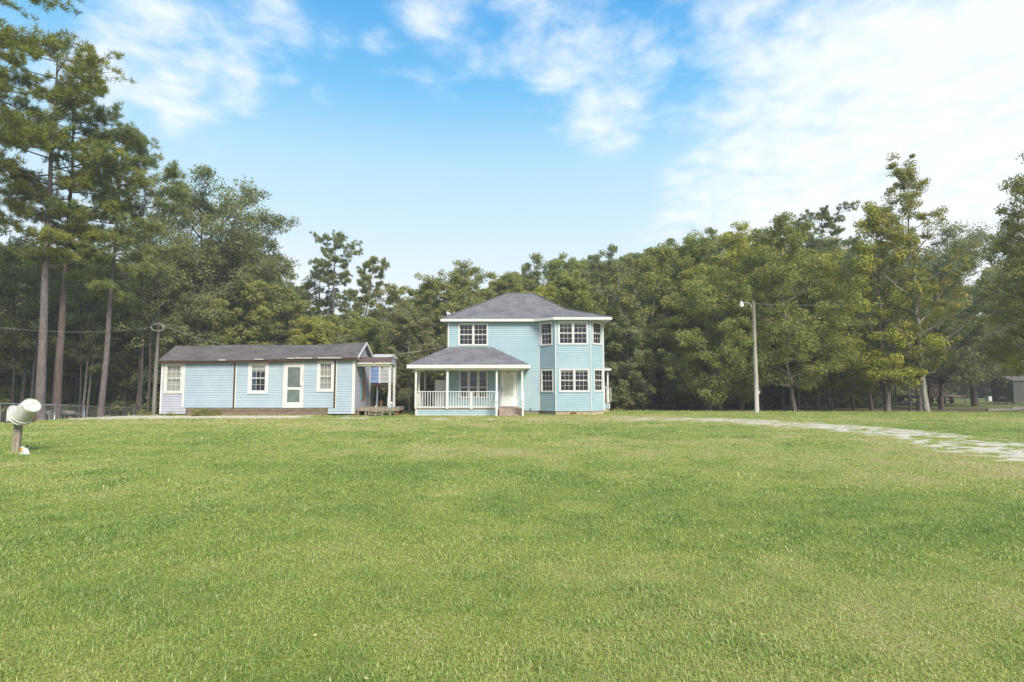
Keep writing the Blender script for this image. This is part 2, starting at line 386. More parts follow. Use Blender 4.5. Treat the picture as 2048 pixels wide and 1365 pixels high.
def lawn_group():
    g = bpy.data.node_groups.new('lawn_colour', 'ShaderNodeTree')
    g.interface.new_socket('Dry', in_out='INPUT', socket_type='NodeSocketFloat')
    g.interface.new_socket('Vec', in_out='INPUT', socket_type='NodeSocketVector')
    g.interface.new_socket('Color', in_out='OUTPUT', socket_type='NodeSocketColor')
    gi = g.nodes.new('NodeGroupInput'); go = g.nodes.new('NodeGroupOutput')
    f = mth(g, 'ADD', gi.outputs[0], mth(g, 'MULTIPLY', mth(g, 'SUBTRACT', noise(g, gi.outputs[1], 9.0, 4, .7), .5), .9))
    c = ramp(g, f, [(0.0, (.19, .25, .055)), (.35, (.25, .30, .070)), (.65, (.34, .345, .115)), (1.0, (.41, .36, .18))])
    th = ramp(g, noise(g, gi.outputs[1], 38.0, 3, .7), [(.40, (.52, .46, .38)), (.58, (1.1, 1.1, 1.05))])
    c = mixc(g, 1.0, c, th, 'MULTIPLY')
    g.links.new(c, go.inputs[0]); return g
LG = lawn_group()
def ground_mat():
    m = bpy.data.materials.new('ground'); m.use_nodes = True; t = m.node_tree; b = t.nodes['Principled BSDF']
    b.inputs['Roughness'].default_value = .95; b.inputs['Specular IOR Level'].default_value = .1
    geo = nd(t, 'ShaderNodeNewGeometry'); pos = geo.outputs['Position']
    gn = nd(t, 'ShaderNodeGroup'); gn.node_tree = LG
    t.links.new(nd(t, 'ShaderNodeAttribute', attribute_name='dry').outputs['Fac'], gn.inputs[0]); t.links.new(pos, gn.inputs[1])
    lawn = nd(t, 'ShaderNodeAttribute', attribute_name='lawn').outputs['Fac']
    n = noise(t, pos, .35, 6, .65)
    ff = ramp(t, n, [(.35, (.085, .062, .048)), (.5, (.115, .092, .062)), (.62, (.085, .095, .040)), (.8, (.11, .13, .045))])
    ff = mixc(t, 1.0, ff, ramp(t, noise(t, pos, 7, 4, .7), [(.3, (.6, .6, .6)), (.7, (1.3, 1.3, 1.3))]), 'MULTIPLY')
    soil = nd(t, 'ShaderNodeAttribute', attribute_name='soil').outputs['Fac']
    ff = mixc(t, soil, ff, (.30, .23, .185))
    meadow = nd(t, 'ShaderNodeAttribute', attribute_name='meadow').outputs['Fac']
    ff = mixc(t, meadow, ff, (.13, .16, .05))
    c = mixc(t, lawn, ff, gn.outputs[0])
    t.links.new(c, b.inputs['Base Color'])
    bn = nd(t, 'ShaderNodeBump'); bn.inputs['Strength'].default_value = .9; bn.inputs['Distance'].default_value = .04
    t.links.new(noise(t, pos, 22, 5, .7), bn.inputs['Height']); t.links.new(bn.outputs[0], b.inputs['Normal']); return m
gx = np.unique(np.r_[np.linspace(-500, -60, 30), np.arange(-60, 75, .5), np.linspace(75, 500, 30)])
gy = np.unique(np.r_[np.linspace(-60, -6, 14), np.arange(-6, 80, .5), np.linspace(80, 160, 40), np.linspace(160, 700, 20)])
GX, GY = np.meshgrid(gx, gy); GZ = gz(GX, GY)
nx, ny = len(gx), len(gy)
ii = np.arange(nx * ny).reshape(ny, nx)
Fq = np.stack([ii[:-1, :-1], ii[:-1, 1:], ii[1:, 1:], ii[1:, :-1]], -1).reshape(-1, 4)
lawnm = 1 - sstep((GY - edge(GX) - .1 + (fbm(GX * .8, GY * .8, 2) - .5) * 1.2) / .8)
soilm = sstep(1 - np.abs((GY - 74 + (GX - 50) * .05) / 5.0)) * sstep((GX - 42) / 8) * .9
soilm = np.maximum(soilm, sstep(1 - np.hypot((GX - 52) / 9, (GY - 62) / 2.5)) * .5)
meadow = sstep((GX - 22) / 6) * sstep((GY - 50) / 8) * (1 - sstep((GY - 100) / 12)) * .8
ground = npmesh('ground', np.stack([GX, GY, GZ], -1).reshape(-1, 3), Fq, ground_mat(),
                {'dry': ('POINT', dry_at(GX, GY).ravel()), 'lawn': ('POINT', lawnm.ravel()), 'soil': ('POINT', soilm.ravel()), 'meadow': ('POINT', meadow.ravel())})
ground['kind'] = 'structure'
for p in (ground,): p.data.polygons.foreach_set('use_smooth', [True] * len(p.data.polygons))

# driveway sheet: gravel with grass growing through
def drive_mat():
    m = bpy.data.materials.new('gravel_driveway'); m.use_nodes = True; t = m.node_tree; b = t.nodes['Principled BSDF']
    b.inputs['Roughness'].default_value = .95; b.inputs['Specular IOR Level'].default_value = .1
    geo = nd(t, 'ShaderNodeNewGeometry'); pos = geo.outputs['Position']
    gn = nd(t, 'ShaderNodeGroup'); gn.node_tree = LG
    t.links.new(nd(t, 'ShaderNodeAttribute', attribute_name='dry').outputs['Fac'], gn.inputs[0]); t.links.new(pos, gn.inputs[1])
    cov = nd(t, 'ShaderNodeAttribute', attribute_name='cov').outputs['Fac']
    vo = nd(t, 'ShaderNodeTexVoronoi'); t.links.new(pos, vo.inputs['Vector']); vo.inputs['Scale'].default_value = 28
    gcol = ramp(t, vo.outputs['Color'], [(.1, (.37, .325, .26)), (.5, (.53, .48, .40)), (.9, (.70, .65, .57))])
    fac = mth(t, 'ADD', cov, mth(t, 'MULTIPLY', mth(t, 'SUBTRACT', noise(t, pos, 9, 6, .8), .5), 2.4))
    mr = nd(t, 'ShaderNodeMapRange', interpolation_type='SMOOTHSTEP'); t.links.new(fac, mr.inputs[0]); mr.inputs[1].default_value = .38; mr.inputs[2].default_value = .62
    t.links.new(mixc(t, mr.outputs[0], gn.outputs[0], gcol), b.inputs['Base Color'])
    bn = nd(t, 'ShaderNodeBump'); bn.inputs['Strength'].default_value = .8; bn.inputs['Distance'].default_value = .02
    t.links.new(vo.outputs['Distance'], bn.inputs['Height']); t.links.new(bn.outputs[0], b.inputs['Normal']); return m
sN = int(dseg[-1] / .16); ss = np.linspace(0, dseg[-1], sN); cx = np.interp(ss, dseg, DP[:, 0]); cy = np.interp(ss, dseg, DP[:, 1])
tx = np.gradient(cx); ty = np.gradient(cy); l = np.hypot(tx, ty); tx /= l; ty /= l
vv = np.arange(-2.7, 2.71, .12); VX = cx[:, None] - ty[:, None] * vv; VY = cy[:, None] + tx[:, None] * vv
VZ = gz(VX, VY) + .016 - .05 * (np.abs(vv) / 2.7)[None, :] ** 5
ii = np.arange(sN * len(vv)).reshape(sN, len(vv))
Fd = np.stack([ii[:-1, :-1], ii[1:, :-1], ii[1:, 1:], ii[:-1, 1:]], -1).reshape(-1, 4)
drv = npmesh('driveway', np.stack([VX, VY, VZ], -1).reshape(-1, 3), Fd, drive_mat(), {'cov': ('POINT', drive_cov(VX, VY).ravel()), 'dry': ('POINT', dry_at(VX, VY).ravel())})
drv['kind'] = 'structure'

# ------------------------------------------------------------------ houses
class W:                              # a vertical wall plane: u along the wall, n outward, z up
    def __init__(s, x0, y0, x1, y1):
        s.o = Vector((x0, y0, 0)); d = Vector((x1 - x0, y1 - y0, 0)); s.len = d.length; s.d = d.normalized()
        s.n = Vector((s.d.y, -s.d.x, 0))
    def p(s, u, n, z): q = s.o + s.d * u + s.n * n; return Vector((q.x, q.y, z))
    def u(s, px):                      # where a column of the photograph meets the wall
        k = (px - 1024) / F / (math.cos(PITCH) + math.sin(PITCH) * (770 - 740) / F * 0)
        r = ray(px, 740); t = (s.o.x * r.y - s.o.y * r.x) / (s.d.y * r.x - s.d.x * r.y); return t
    def z(s, py, u): q = s.p(u, 0, 0); return PZ(py, q.y)
    def rect(s, x0, x1, y0, y1):       # left, right, top, bottom in the photograph -> u0,u1,z0,z1
        u0, u1 = s.u(x0), s.u(x1); um = (u0 + u1) / 2; return (u0, u1, s.z(y1, um), s.z(y0, um))
def wbox(mb, w_, u0, u1, n0, n1, z0, z1, m=None):
    c = [w_.p(u, n, z) for z in (z0, z1) for n in (n0, n1) for u in (u0, u1)]; i = len(mb.v); mb.v += [tuple(p) for p in c]
    for q in ((0, 1, 3, 2), (4, 6, 7, 5), (0, 4, 5, 1), (1, 5, 7, 3), (3, 7, 6, 2), (2, 6, 4, 0)): mb.f.append(tuple(i + k for k in q)); mb.m.append(mb.mi(m))
def siding(mb, w_, u0, u1, z0, z1, holes=(), c=.115, m=None, mshade=None, top=None, depth=.025, sag=None):
    """lap siding; top(u) optional upper limit for gables"""
    zb = set([z0, z1]); k = 0
    while z0 + k * c < z1: zb.add(z0 + k * c); k += 1
    for h in holes: zb.add(max(z0, h[2])); zb.add(min(z1, h[3]))
    zb = sorted(zb)
    def off(z, up): fz = ((z - z0) / c); fr = fz - math.floor(fz + 1e-6); fr = max(fr, 0)
    for a, b in zip(zb[:-1], zb[1:]):
        if b - a < 1e-4: continue
        f0 = ((a - z0) / c) % 1.0
        if f0 > .9999: f0 = 0
        f1 = f0 + (b - a) / c
        n0 = .004 + depth * (1 - f0); n1 = .004 + depth * (1 - f1)
        iv = [(u0, u1)]
        if top:
            lo, hi = top((a + b) / 2)
            iv = [(max(u0, lo), min(u1, hi))]
        for h in holes:
            if h[2] < (a + b) / 2 < h[3]:
                nv = []
                for (p, q) in iv:
                    if h[0] > p: nv.append((p, min(q, h[0])))
                    if h[1] < q: nv.append((max(p, h[1]), q))
                iv = nv
        for (p, q) in iv:
            if q - p < .005: continue
            if f0 < 1e-3:
                g = min(.012, (b - a) * .2)      # undersides and board-top strips are coloured dark as painted lap shade
                mb.face([w_.p(p, .0, a), w_.p(q, .0, a), w_.p(q, n0, a), w_.p(p, n0, a)], mshade)
            mb.face([w_.p(p, n0, a), w_.p(q, n0, a), w_.p(q, n1, b - (.015 if f1 > .98 else 0)), w_.p(p, n1, b - (.015 if f1 > .98 else 0))], m)
            if f1 > .98: mb.face([w_.p(p, n1, b - .015), w_.p(q, n1, b - .015), w_.p(q, n1 - .003, b), w_.p(p, n1 - .003, b)], mshade)  # shadow line below the next lap, put into the colour
def window(parent, w_, u0, u1, z0, z1, units=1, cols=3, rows=(2, 2), split=.5, cas=.075, name='window', blind=0.0, curtain=None, wm=None, bar=.014, mull=.085, sash=.032, label=None):
    wm = wm or M['white']; fr = MB()
    wbox(fr, w_, u0, u1, -.05, .045, z1 - cas, z1); wbox(fr, w_, u0 - .01, u1 + .01, -.05, .06, z0, z0 + cas * .9)
    wbox(fr, w_, u0, u0 + cas, -.05, .044, z0 + cas * .9, z1 - cas); wbox(fr, w_, u1 - cas, u1, -.05, .044, z0 + cas * .9, z1 - cas)
    a0, a1, b0, b1 = u0 + cas, u1 - cas, z0 + cas * .9, z1 - cas
    uw = (a1 - a0 - mull * (units - 1)) / units; pan = MB(); mu = MB(); bl = MB(); cu = MB()
    for k in range(units):
        s0 = a0 + k * (uw + mull); s1 = s0 + uw
        if k: wbox(fr, w_, s0 - mull, s0, -.05, .040, b0, b1)
        zm = b0 + (b1 - b0) * split
        for (q0, q1, n, rw) in ((b0, zm, -.022, rows[1]), (zm, b1, -.006, rows[0])):
            # sash members
            wbox(mu, w_, s0, s0 + sash, n - .018, n + .012, q0, q1); wbox(mu, w_, s1 - sash, s1, n - .018, n + .012, q0, q1)
            wbox(mu, w_, s0 + sash, s1 - sash, n - .018, n + .012, q0, q0 + sash); wbox(mu, w_, s0 + sash, s1 - sash, n - .018, n + .012, q1 - sash, q1)
            for i in range(1, cols):
                uu = s0 + sash + (s1 - s0 - 2 * sash) * i / cols; wbox(mu, w_, uu - bar / 2, uu + bar / 2, n - .004, n + .006, q0 + sash, q1 - sash)
            for i in range(1, rw):
                zz_ = q0 + sash + (q1 - q0 - 2 * sash) * i / rw; wbox(mu, w_, s0 + sash, s1 - sash, n - .0055, n + .0075, zz_ - bar / 2, zz_ + bar / 2)
            pan.face([w_.p(s0 + sash, n - .008, q0 + sash), w_.p(s1 - sash, n - .008, q0 + sash), w_.p(s1 - sash, n - .008, q1 - sash), w_.p(s0 + sash, n - .008, q1 - sash)])
        if blind: wbox(bl, w_, s0, s1, -.10, -.085, b1 - (b1 - b0) * blind, b1)
        if curtain:
            x0c, x1c = curtain[1:3] if len(curtain) > 1 else (0, 1)
            ncv = 14; L0 = s0 + (s1 - s0) * x0c; L1 = s0 + (s1 - s0) * x1c
            for i in range(ncv):
                ua = L0 + (L1 - L0) * i / ncv; ub = L0 + (L1 - L0) * (i + 1) / ncv; na = -.13 + .018 * math.cos(i * math.pi); nb_ = -.13 + .018 * math.cos((i + 1) * math.pi)
                cu.face([w_.p(ua, na, b0), w_.p(ub, nb_, b0), w_.p(ub, nb_, b1), w_.p(ua, na, b1)])
    o = fr.build(name, wm, parent)
    if label: o['label'] = label
    mu.build('sash', M['white'], o); pan.build('pane', M['glass'], o)
    if blind: bl.build('blind', M['blind'], o)
    if curtain: cu.build('curtain', M[curtain[0]], o)
    return (u0 + cas * .5, u1 - cas * .5, z0 + cas * .5, z1 - cas * .5)
def roofface(mb, pts, m, shear=None):
    """roof polygon with UV in metres: u along the eave, v up the slope; first edge is the eave"""
    pts = [Vector(p) for p in pts]; e = (pts[1] - pts[0]).normalized(); nrm = e.cross(pts[2] - pts[1]).normalized(); v = nrm.cross(e)
    mb.face(pts, m, [((p - pts[0]).dot(e) + pts[0].x, (p - pts[0]).dot(v)) for p in pts])
def slab(mb, pts, t, m):               # polygon thickened downwards
    lo = [Vector(p) - Vector((0, 0, t)) for p in pts]; mb.face(list(reversed(lo)), m)
    for i in range(len(pts)):
        j = (i + 1) % len(pts); mb.face([pts[i], lo[i], lo[j], pts[j]], m)

def big_house():
    YW, YB, YR = 33.6, 32.75, 40.5
    xl, xr = PX(896, YW), 5.40; b0, b1, b2 = 1.62, PX(1111, YB), PX(1182, YB)
    zf = PZ(822.5, YB); ze = 5.43; zt = 5.58
    H = thing('two_storey_house', 'two-storey turquoise house with grey hip roof and front porch', 'house', ((xl + xr) / 2, 37, 0))
    wf = W(xl, YW, b0, YW); wa = W(b0, YW, b1, YB); wb = W(b1, YB, b2, YB); wc = W(b2, YB, xr, YW)
    wl = W(xl, YR, xl, YW); wr = W(xr, YW, xr, YR); wk = W(xr, YR, xl, YR)
    holes = {id(w_): [] for w_ in (wf, wa, wb, wc, wl, wr, wk)}
    def win(w_, r, **k): holes[id(w_)].append(window(H, w_, *w_.rect(*r), **k))
    win(wf, (916, 976, 647, 692), units=2)
    win(wf, (918, 976, 739, 797), units=3, cols=1, rows=(2, 1), split=.37, mull=.10, blind=.05, label='triple window under the porch roof')
    win(wb, (1116.5, 1176.5, 643, 690), units=2, blind=.09); win(wb, (1118, 1178.5, 738, 784.5), units=2, blind=.10)
    win(wa, (1081, 1105.5, 645, 691.5)); win(wa, (1082, 1107, 739, 785))
    win(wc, (1185, 1203.5, 644, 690)); win(wc, (1187, 1205.5, 738, 784))
    # door
    dr = wf.rect(999.3, 1036.5, 741, 814); u0, u1, z0, z1 = dr
    d = MB(); cs = .08
    wbox(d, wf, u0, u0 + cs, -.05, .05, z0, z1); wbox(d, wf, u1 - cs, u1, -.05, .05, z0, z1); wbox(d, wf, u0 + cs, u1 - cs, -.05, .05, z1 - cs, z1)
    df = d.build('door_frame', M['white'], H)
    d = MB(); a0, a1, c0, c1 = u0 + cs + .015, u1 - cs - .015, z0 + .03, z1 - cs - .015
    g0, g1, h0, h1 = a0 + .15, a1 - .19, c0 + .58, c1 - .20
    wbox(d, wf, a0, g0, -.02, .02, c0, c1); wbox(d, wf, g1, a1, -.02, .02, c0, c1); wbox(d, wf, g0, g1, -.02, .02, c0, h0); wbox(d, wf, g0, g1, -.02, .02, h1, c1)
    wbox(d, wf, g0, g1, -.01, .025, (h0 + h1) / 2 - .012, (h0 + h1) / 2 + .012)
    do = d.build('door', M['doorw'], H)
    d = MB(); wbox(d, wf, g0, g1, -.015, .002, h0, h1); d.build('pane', M['doorglass'], do)
    d = MB(); wbox(d, wf, a0 + .035, a0 + .065, .02, .06, c0 + .85, c0 + 1.1); wbox(d, wf, a0 + .04, a0 + .06, .02, .045, c0 + .70, c0 + .76); d.build('handle', M['black'], do)
    d = MB(); wbox(d, wf, (a0 + a1) / 2 - .12, (a0 + a1) / 2 + .12, .02, .03, c1 - .10, c1 - .05); d.build('name_plate', M['rustm'], do)
    d = MB(); wbox(d, wf, u0 - .02, u1 + .02, -.04, .12, z0 - .04, z0 + .02); d.build('door_sill', M['step'], do)
    holes[id(wf)].append((u0 + .05, u1 - .05, z0 - .05, z1 - .05))
    d = MB(); wbox(d, wf, u0 + .06, u1 - .06, -.09, -.06, z0, z1); d.build('reveal', M['interior'], df)
    s = MB()
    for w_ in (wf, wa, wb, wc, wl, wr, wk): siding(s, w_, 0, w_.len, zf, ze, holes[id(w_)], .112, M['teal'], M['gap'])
    s.build('siding', M['teal'], H)
    for w_, u in ((wf, 0), (wa, 0), (wb, 0), (wc, 0), (wr, 0), (wk, 0)):
        t = MB(); q = w_.p(u, .0, 0); cw = .075 if w_ in (wf, wr, wk) else .045
        t.box(q.x - cw / 2, q.x + cw / 2, q.y - .045, q.y + .045, zf - .003, ze + .002); t.build('corner_trim', M['white'], H)
    # foundation
    f = MB()
    for w_ in (wf, wa, wb, wc, wl, wr, wk): wbox(f, w_, 0.02, w_.len - .02, -.16, -.02, -.6, zf - .002, M['block2'] if w_ in (wf, wa) else M['block'])
    fo = f.build('foundation', None, H)
    v = MB(); u = wb.u(1146); 
    wbox(v, wb, u - .19, u + .19, -.03, -.012, .02, .15)
    for k in range(4): wbox(v, wb, u - .17, u + .17, -.012, -.004, .035 + k * .028, .045 + k * .028)
    v.build('vent', M['rustm'], fo)
    # inside
    i_ = MB(); zm = 2.75
    i_.box(xl + .08, xr - .08, 36.9, 37.0, zf, ze, M['interior']); i_.box(xl + .08, xr - .08, YW + .1, 36.9, zm - .1, zm + .1, M['interior'])
    i_.box(xl + .08, xr - .08, YW + .1, 36.9, zf - .05, zf + .05, M['floor_in']); i_.box(b1 + .1, b2 - .1, YB + .12, YW + .1, zm - .1, zm + .1, M['interior'])
    i_.box(1.5, 1.6, YW + .1, 36.9, zf, ze, M['interior'])
    i_.build('interior', None, H)
    # main roof
    o_ = .34
    A = (PX(881.5, 33.25, 638), 33.25, zt); B = (1.25, 33.25, zt); Cc = (2.36, 32.38, zt); D = (5.72, 32.38, zt); E = (5.72, 40.9, zt); G = (A[0], 40.9, zt)
    R1 = P(1015, 587, 37.0); R2 = P(1066, 587, 37.0); R1.z = R2.z = (R1.z + R2.z) / 2
    # point on the front-right hip where the bay roof runs in
    n = (Vector(B) - Vector(A)).cross(R1 - Vector(A)).normalized()
    K = P(1133, 612, 34.55); K.z = A[2] + (-n.x * (K.x - A[0]) - n.y * (K.y - A[1])) / n.z
    r = MB()
    roofface(r, [A, B, K, R2, R1], M['shingle']); roofface(r, [B, Cc, K], M['shingle']); roofface(r, [Cc, D, K], M['shingle'])
    roofface(r, [D, E, K], M['shingle']); roofface(r, [E, R2, K], M['shingle']); roofface(r, [E, G, R1, R2], M['shingle']); roofface(r, [G, A, R1], M['shingle'])
    ro = r.build('roof', None, H)
    hp = MB(); 
    for a, b in ((A, R1), (R1, R2), (R2, K), (K, D)):
        a = Vector(a); b = Vector(b); hp.tube([a + Vector((0, 0, .012)), b + Vector((0, 0, .012))], .045, 6)
    hp.build('ridge_cap', M['shingle'], ro)
    poly = [A, B, Cc, D, E, G]; fa = MB()
    for i in range(6):
        a = Vector(poly[i]); b = Vector(poly[(i + 1) % 6]); w_ = W(a.x, a.y, b.x, b.y)
        wbox(fa, w_, -.01, w_.len + .01, -.03, .0 + .003 * i, ze, zt - .004)
    fa.build('fascia', M['white'], ro)
    so_ = MB(); so_.face([(p[0], p[1], ze + .004) for p in reversed(poly)]); so_.build('soffit', M['white'], ro)
    # ---------------- front porch, wrapping round the left corner
    YP = 31.9; xp = PX(832, YP); xq = .66; zd = PZ(818, YP); zr = PZ(783, YP); ZS = PZ(737, 31.6); ZT = PZ(729.8, 31.6)
    po = MB(); po.box(xp, xq, YP, YW, zd - .05, zd); po.box(xp, xl, YW, 36.0, zd - .05, zd); deck = po.build('porch_floor', M['step'], H)
    st = MB()
    sx0, sx1 = PX(998, YP), PX(1043.5, YP)
    for k in range(3):
        y1 = YP - .02 - k * .29; z = zd - .145 * (k + 1)
        st.box(sx0, sx1, y1 - .30, y1, z - .04, z); st.box(sx0 + .02, sx1 - .02, y1 - .02, y1 - .004, z - .14, z + .10)
        st.box(sx0 + .03, sx0 + .07, y1 - .28, y1, z - .4, z - .04); st.box(sx1 - .07, sx1 - .03, y1 - .28, y1, z - .4, z - .04)
    st.build('steps', M['step'], deck)
    sk = MB(); ws = W(xp + .03, YP + .03, sx0 - .06, YP + .03); wsl = W(xp + .03, 36.0, xp + .03, YP + .03)
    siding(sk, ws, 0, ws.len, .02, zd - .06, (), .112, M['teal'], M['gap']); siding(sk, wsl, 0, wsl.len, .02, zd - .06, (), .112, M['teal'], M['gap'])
    sk.build('skirting', None, deck)
    t = MB(); wbox(t, ws, 0, ws.len, .02, .045, -.05, .05); wbox(t, ws, -.05, .06, .0, .06, -.05, zd - .05); wbox(t, ws, ws.len - .06, ws.len, .0, .055, -.05, zd - .05); t.build('skirting_trim', M['white'], deck)
    posts = [(832, YP, .055), (895, YP, .065), (993.5, YP, .055), (1044.5, YP, .055)]
    for (px, Y, hw) in posts:
        X = PX(px, Y); p = MB(); p.box(X - hw, X + hw, Y - hw, Y + hw, zd, ZS)
        p.box(X - hw - .02, X + hw + .02, Y - hw - .02, Y + hw + .02, ZS - .10, ZS - .002); p.build('post', M['white'], H)
    for Y in (32.95, 35.2):
        p = MB(); p.box(xp - .05, xp + .05, Y - .05, Y + .05, zd, ZS); p.build('post', M['white'], H)
    p = MB(); X = PX(943, YP); p.box(X - .065, X + .065, YP - .05, YP + .05, zd - .03, zr - .04); p.build('rail_post', M['white'], H)
    rl = MB(); x1 = PX(990.5, YP)
    rl.box(xp + .05, x1, YP - .06, YP + .05, zr - .04, zr); rl.box(xp + .05, x1, YP - .02, YP + .02, zd + .06, zd + .13)
    nb = 31
    for k in range(nb):
        X = xp + .10 + (x1 - xp - .14) * k / (nb - 1); rl.box(X - .018, X + .018, YP - .018, YP + .018, zd + .13, zr - .04)
    rl.build('railing', M['white'], H)
    rl = MB(); rl.box(xp - .05, xp + .05, YP + .06, 36.0, zr - .04, zr - .001); rl.box(xp - .02, xp + .02, YP + .06, 36.0, zd + .06, zd + .13)
    for k in range(28): Y = YP + .15 + k * .14; rl.box(xp - .018, xp + .018, Y - .018, Y + .018, zd + .13, zr - .04)
    rl.build('railing', M['white'], H)
    rl = MB(); rl.box(xp + .05, xl, 35.94, 36.0, zr - .04, zr - .002); rl.box(xp + .05, xl, 35.95, 35.99, zd + .06, zd + .13)
    for k in range(11): X = xp + .18 + k * .135; rl.box(X - .018, X + .018, 35.955, 35.985, zd + .13, zr - .04)
    rl.build('railing', M['white'], H)
    # stair handrails
    for px in (993.5, 1045.5):
        X = PX(px, YP - .6); h = MB(); Yn = YP - .82
        h.box(X - .05, X + .05, Yn - .05, Yn + .05, -.08, .80)
        h.face([(X - .075, YP - .05, zr - .06), (X + .075, YP - .05, zr - .06), (X + .075, Yn - .09, .80), (X - .075, Yn - .09, .80)])
        h.face([(X - .075, YP - .05, zr), (X - .075, Yn - .09, .86), (X + .075, Yn - .09, .86), (X + .075, YP - .05, zr)])
        for sgn in (-1, 1): h.face([(X + sgn * .075, YP - .05, zr - .06), (X + sgn * .075, YP - .05, zr), (X + sgn * .075, Yn - .09, .86), (X + sgn * .075, Yn - .09, .80)])
        h.face([(X - .075, Yn - .09, .80), (X + .075, Yn - .09, .80), (X + .075, Yn - .09, .86), (X - .075, Yn - .09, .86)])
        h.box(X - .07, X + .07, Yn - .06, Yn - .052, .42, .80)
        for k in range(4): Y = YP - .15 - k * .15; h.box(X - .016, X + .016, Y - .016, Y + .016, zd - .15 * (k + 1) * .9, zr - .08 - (YP - Y) * .55)
        h.build('handrail', M['white'], H)
    # porch roof
    a = (PX(813, 31.6), 31.6, ZT); b = (PX(1060.5, 31.6), 31.6, ZT); zk = PZ(694.5, YW)
    c_ = (PX(984, YW), YW - .03, zk); d_ = (xl, YW - .03, zk); e_ = (b[0], YW - .03, ZT); g_ = (a[0], 36.3, ZT); h_ = (xl, 34.3, zk); k_ = (xl, 36.3, ZT)
    pr = MB(); roofface(pr, [a, b, c_, d_], M['shingle']); roofface(pr, [b, e_, c_], M['shingle']); roofface(pr, [g_, a, d_, h_], M['shingle']); roofface(pr, [k_, g_, h_], M['shingle'])
    prr = pr.build('porch_roof', None, H)
    fa = MB()
    for (p_, q_) in ((a, b), (b, e_), (g_, a), (k_, g_)):
        w_ = W(p_[0], p_[1], q_[0], q_[1]); wbox(fa, w_, -.01, w_.len + .01, -.03, .004, ZS, ZT - .004)
    fa.build('fascia', M['white'], prr)
    sf = MB(); sf.face([(a[0], a[1], ZS + .004), (a[0], YW, ZS + .004), (b[0], YW, ZS + .004), (b[0], b[1], ZS + .004)])
    sf.face([(a[0], YW, ZS + .004), (a[0], 36.3, ZS + .004), (xl, 36.3, ZS + .004), (xl, YW, ZS + .004)])
    sf.box(xp - .06, xq + .06, YP - .05, YP + .05, ZS - .11, ZS - .001); sf.box(xp - .05, xp + .05, YP + .06, 36.0, ZS - .11, ZS - .001); sf.box(xp + .05, xl, 35.92, 36.0, ZS - .18, ZS - .001)
    sf.build('soffit', M['cream'], prr)
    # rear side porch on the right
    Y0, Y1 = 36.2, 39.4; xe = PX(1220, Y0); zd2 = PZ(806, Y0)
    q = MB(); q.box(xr + .03, xe, Y0, Y1, zd2 - .06, zd2); q.build('rear_porch_floor', M['step'], H)
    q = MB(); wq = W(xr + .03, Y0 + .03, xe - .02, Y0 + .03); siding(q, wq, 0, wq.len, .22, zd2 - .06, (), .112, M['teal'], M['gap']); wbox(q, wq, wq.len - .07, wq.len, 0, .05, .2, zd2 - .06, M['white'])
    wbox(q, wq, 0, wq.len - .05, -.08, -.02, -.5, .22, M['block']); q.build('rear_porch_skirting', None, H)
    q = MB(); X = PX(1215.5, Y0 + .1); zz1 = PZ(741, Y0); q.box(X - .05, X + .05, Y0 + .05, Y0 + .15, zd2, zz1); q.build('post', M['white'], H)
    q = MB(); zr2 = PZ(774, Y0); q.box(xr, X + .08, Y0 + .05, Y0 + .13, zr2 - .05, zr2)
    for k in range(7): x = xr + .1 + k * .13; q.box(x - .018, x + .018, Y0 + .07, Y0 + .10, zd2 + .05, zr2 - .05)
    q.box(X - .02, X + .02, Y0 + .15, Y1, zr2 - .05, zr2 - .001); q.build('railing', M['white'], H)
    q = MB(); zz2 = PZ(737.5, Y0 - .3); roofface(q, [(xr, Y0 - .3, zz2 + .003), (PX(1222.5, Y0 - .3), Y0 - .3, zz2), (xr, Y0 + .9, PZ(731, Y0 - .3) + .25)], M['shingle'])
    roofface(q, [(PX(1222.5, Y0 - .3), Y0 - .3, zz2), (PX(1222.5, Y0 - .3), Y1, zz2), (xr, Y1, zz2 + .55), (xr, Y0 + .9, PZ(731, Y0 - .3) + .25)], M['shingle']); rr = q.build('rear_porch_roof', None, H)
    q = MB(); q.box(xr, PX(1223, Y0 - .3), Y0 - .33, Y0 - .30, zz2 - .12, zz2 - .002); q.box(PX(1222.5, Y0 - .3), PX(1223.2, Y0 - .3), Y0 - .30, Y1, zz2 - .12, zz2 - .002); q.build('fascia', M['white'], rr)
    # tap on the wall
    u, z = wf.u(1061), PZ(819, YW); q = MB(); wbox(q, wf, u - .03, u + .03, .02, .10, z, z + .06); q.build('outdoor_tap', M['black'], H)
    return H
big_house()

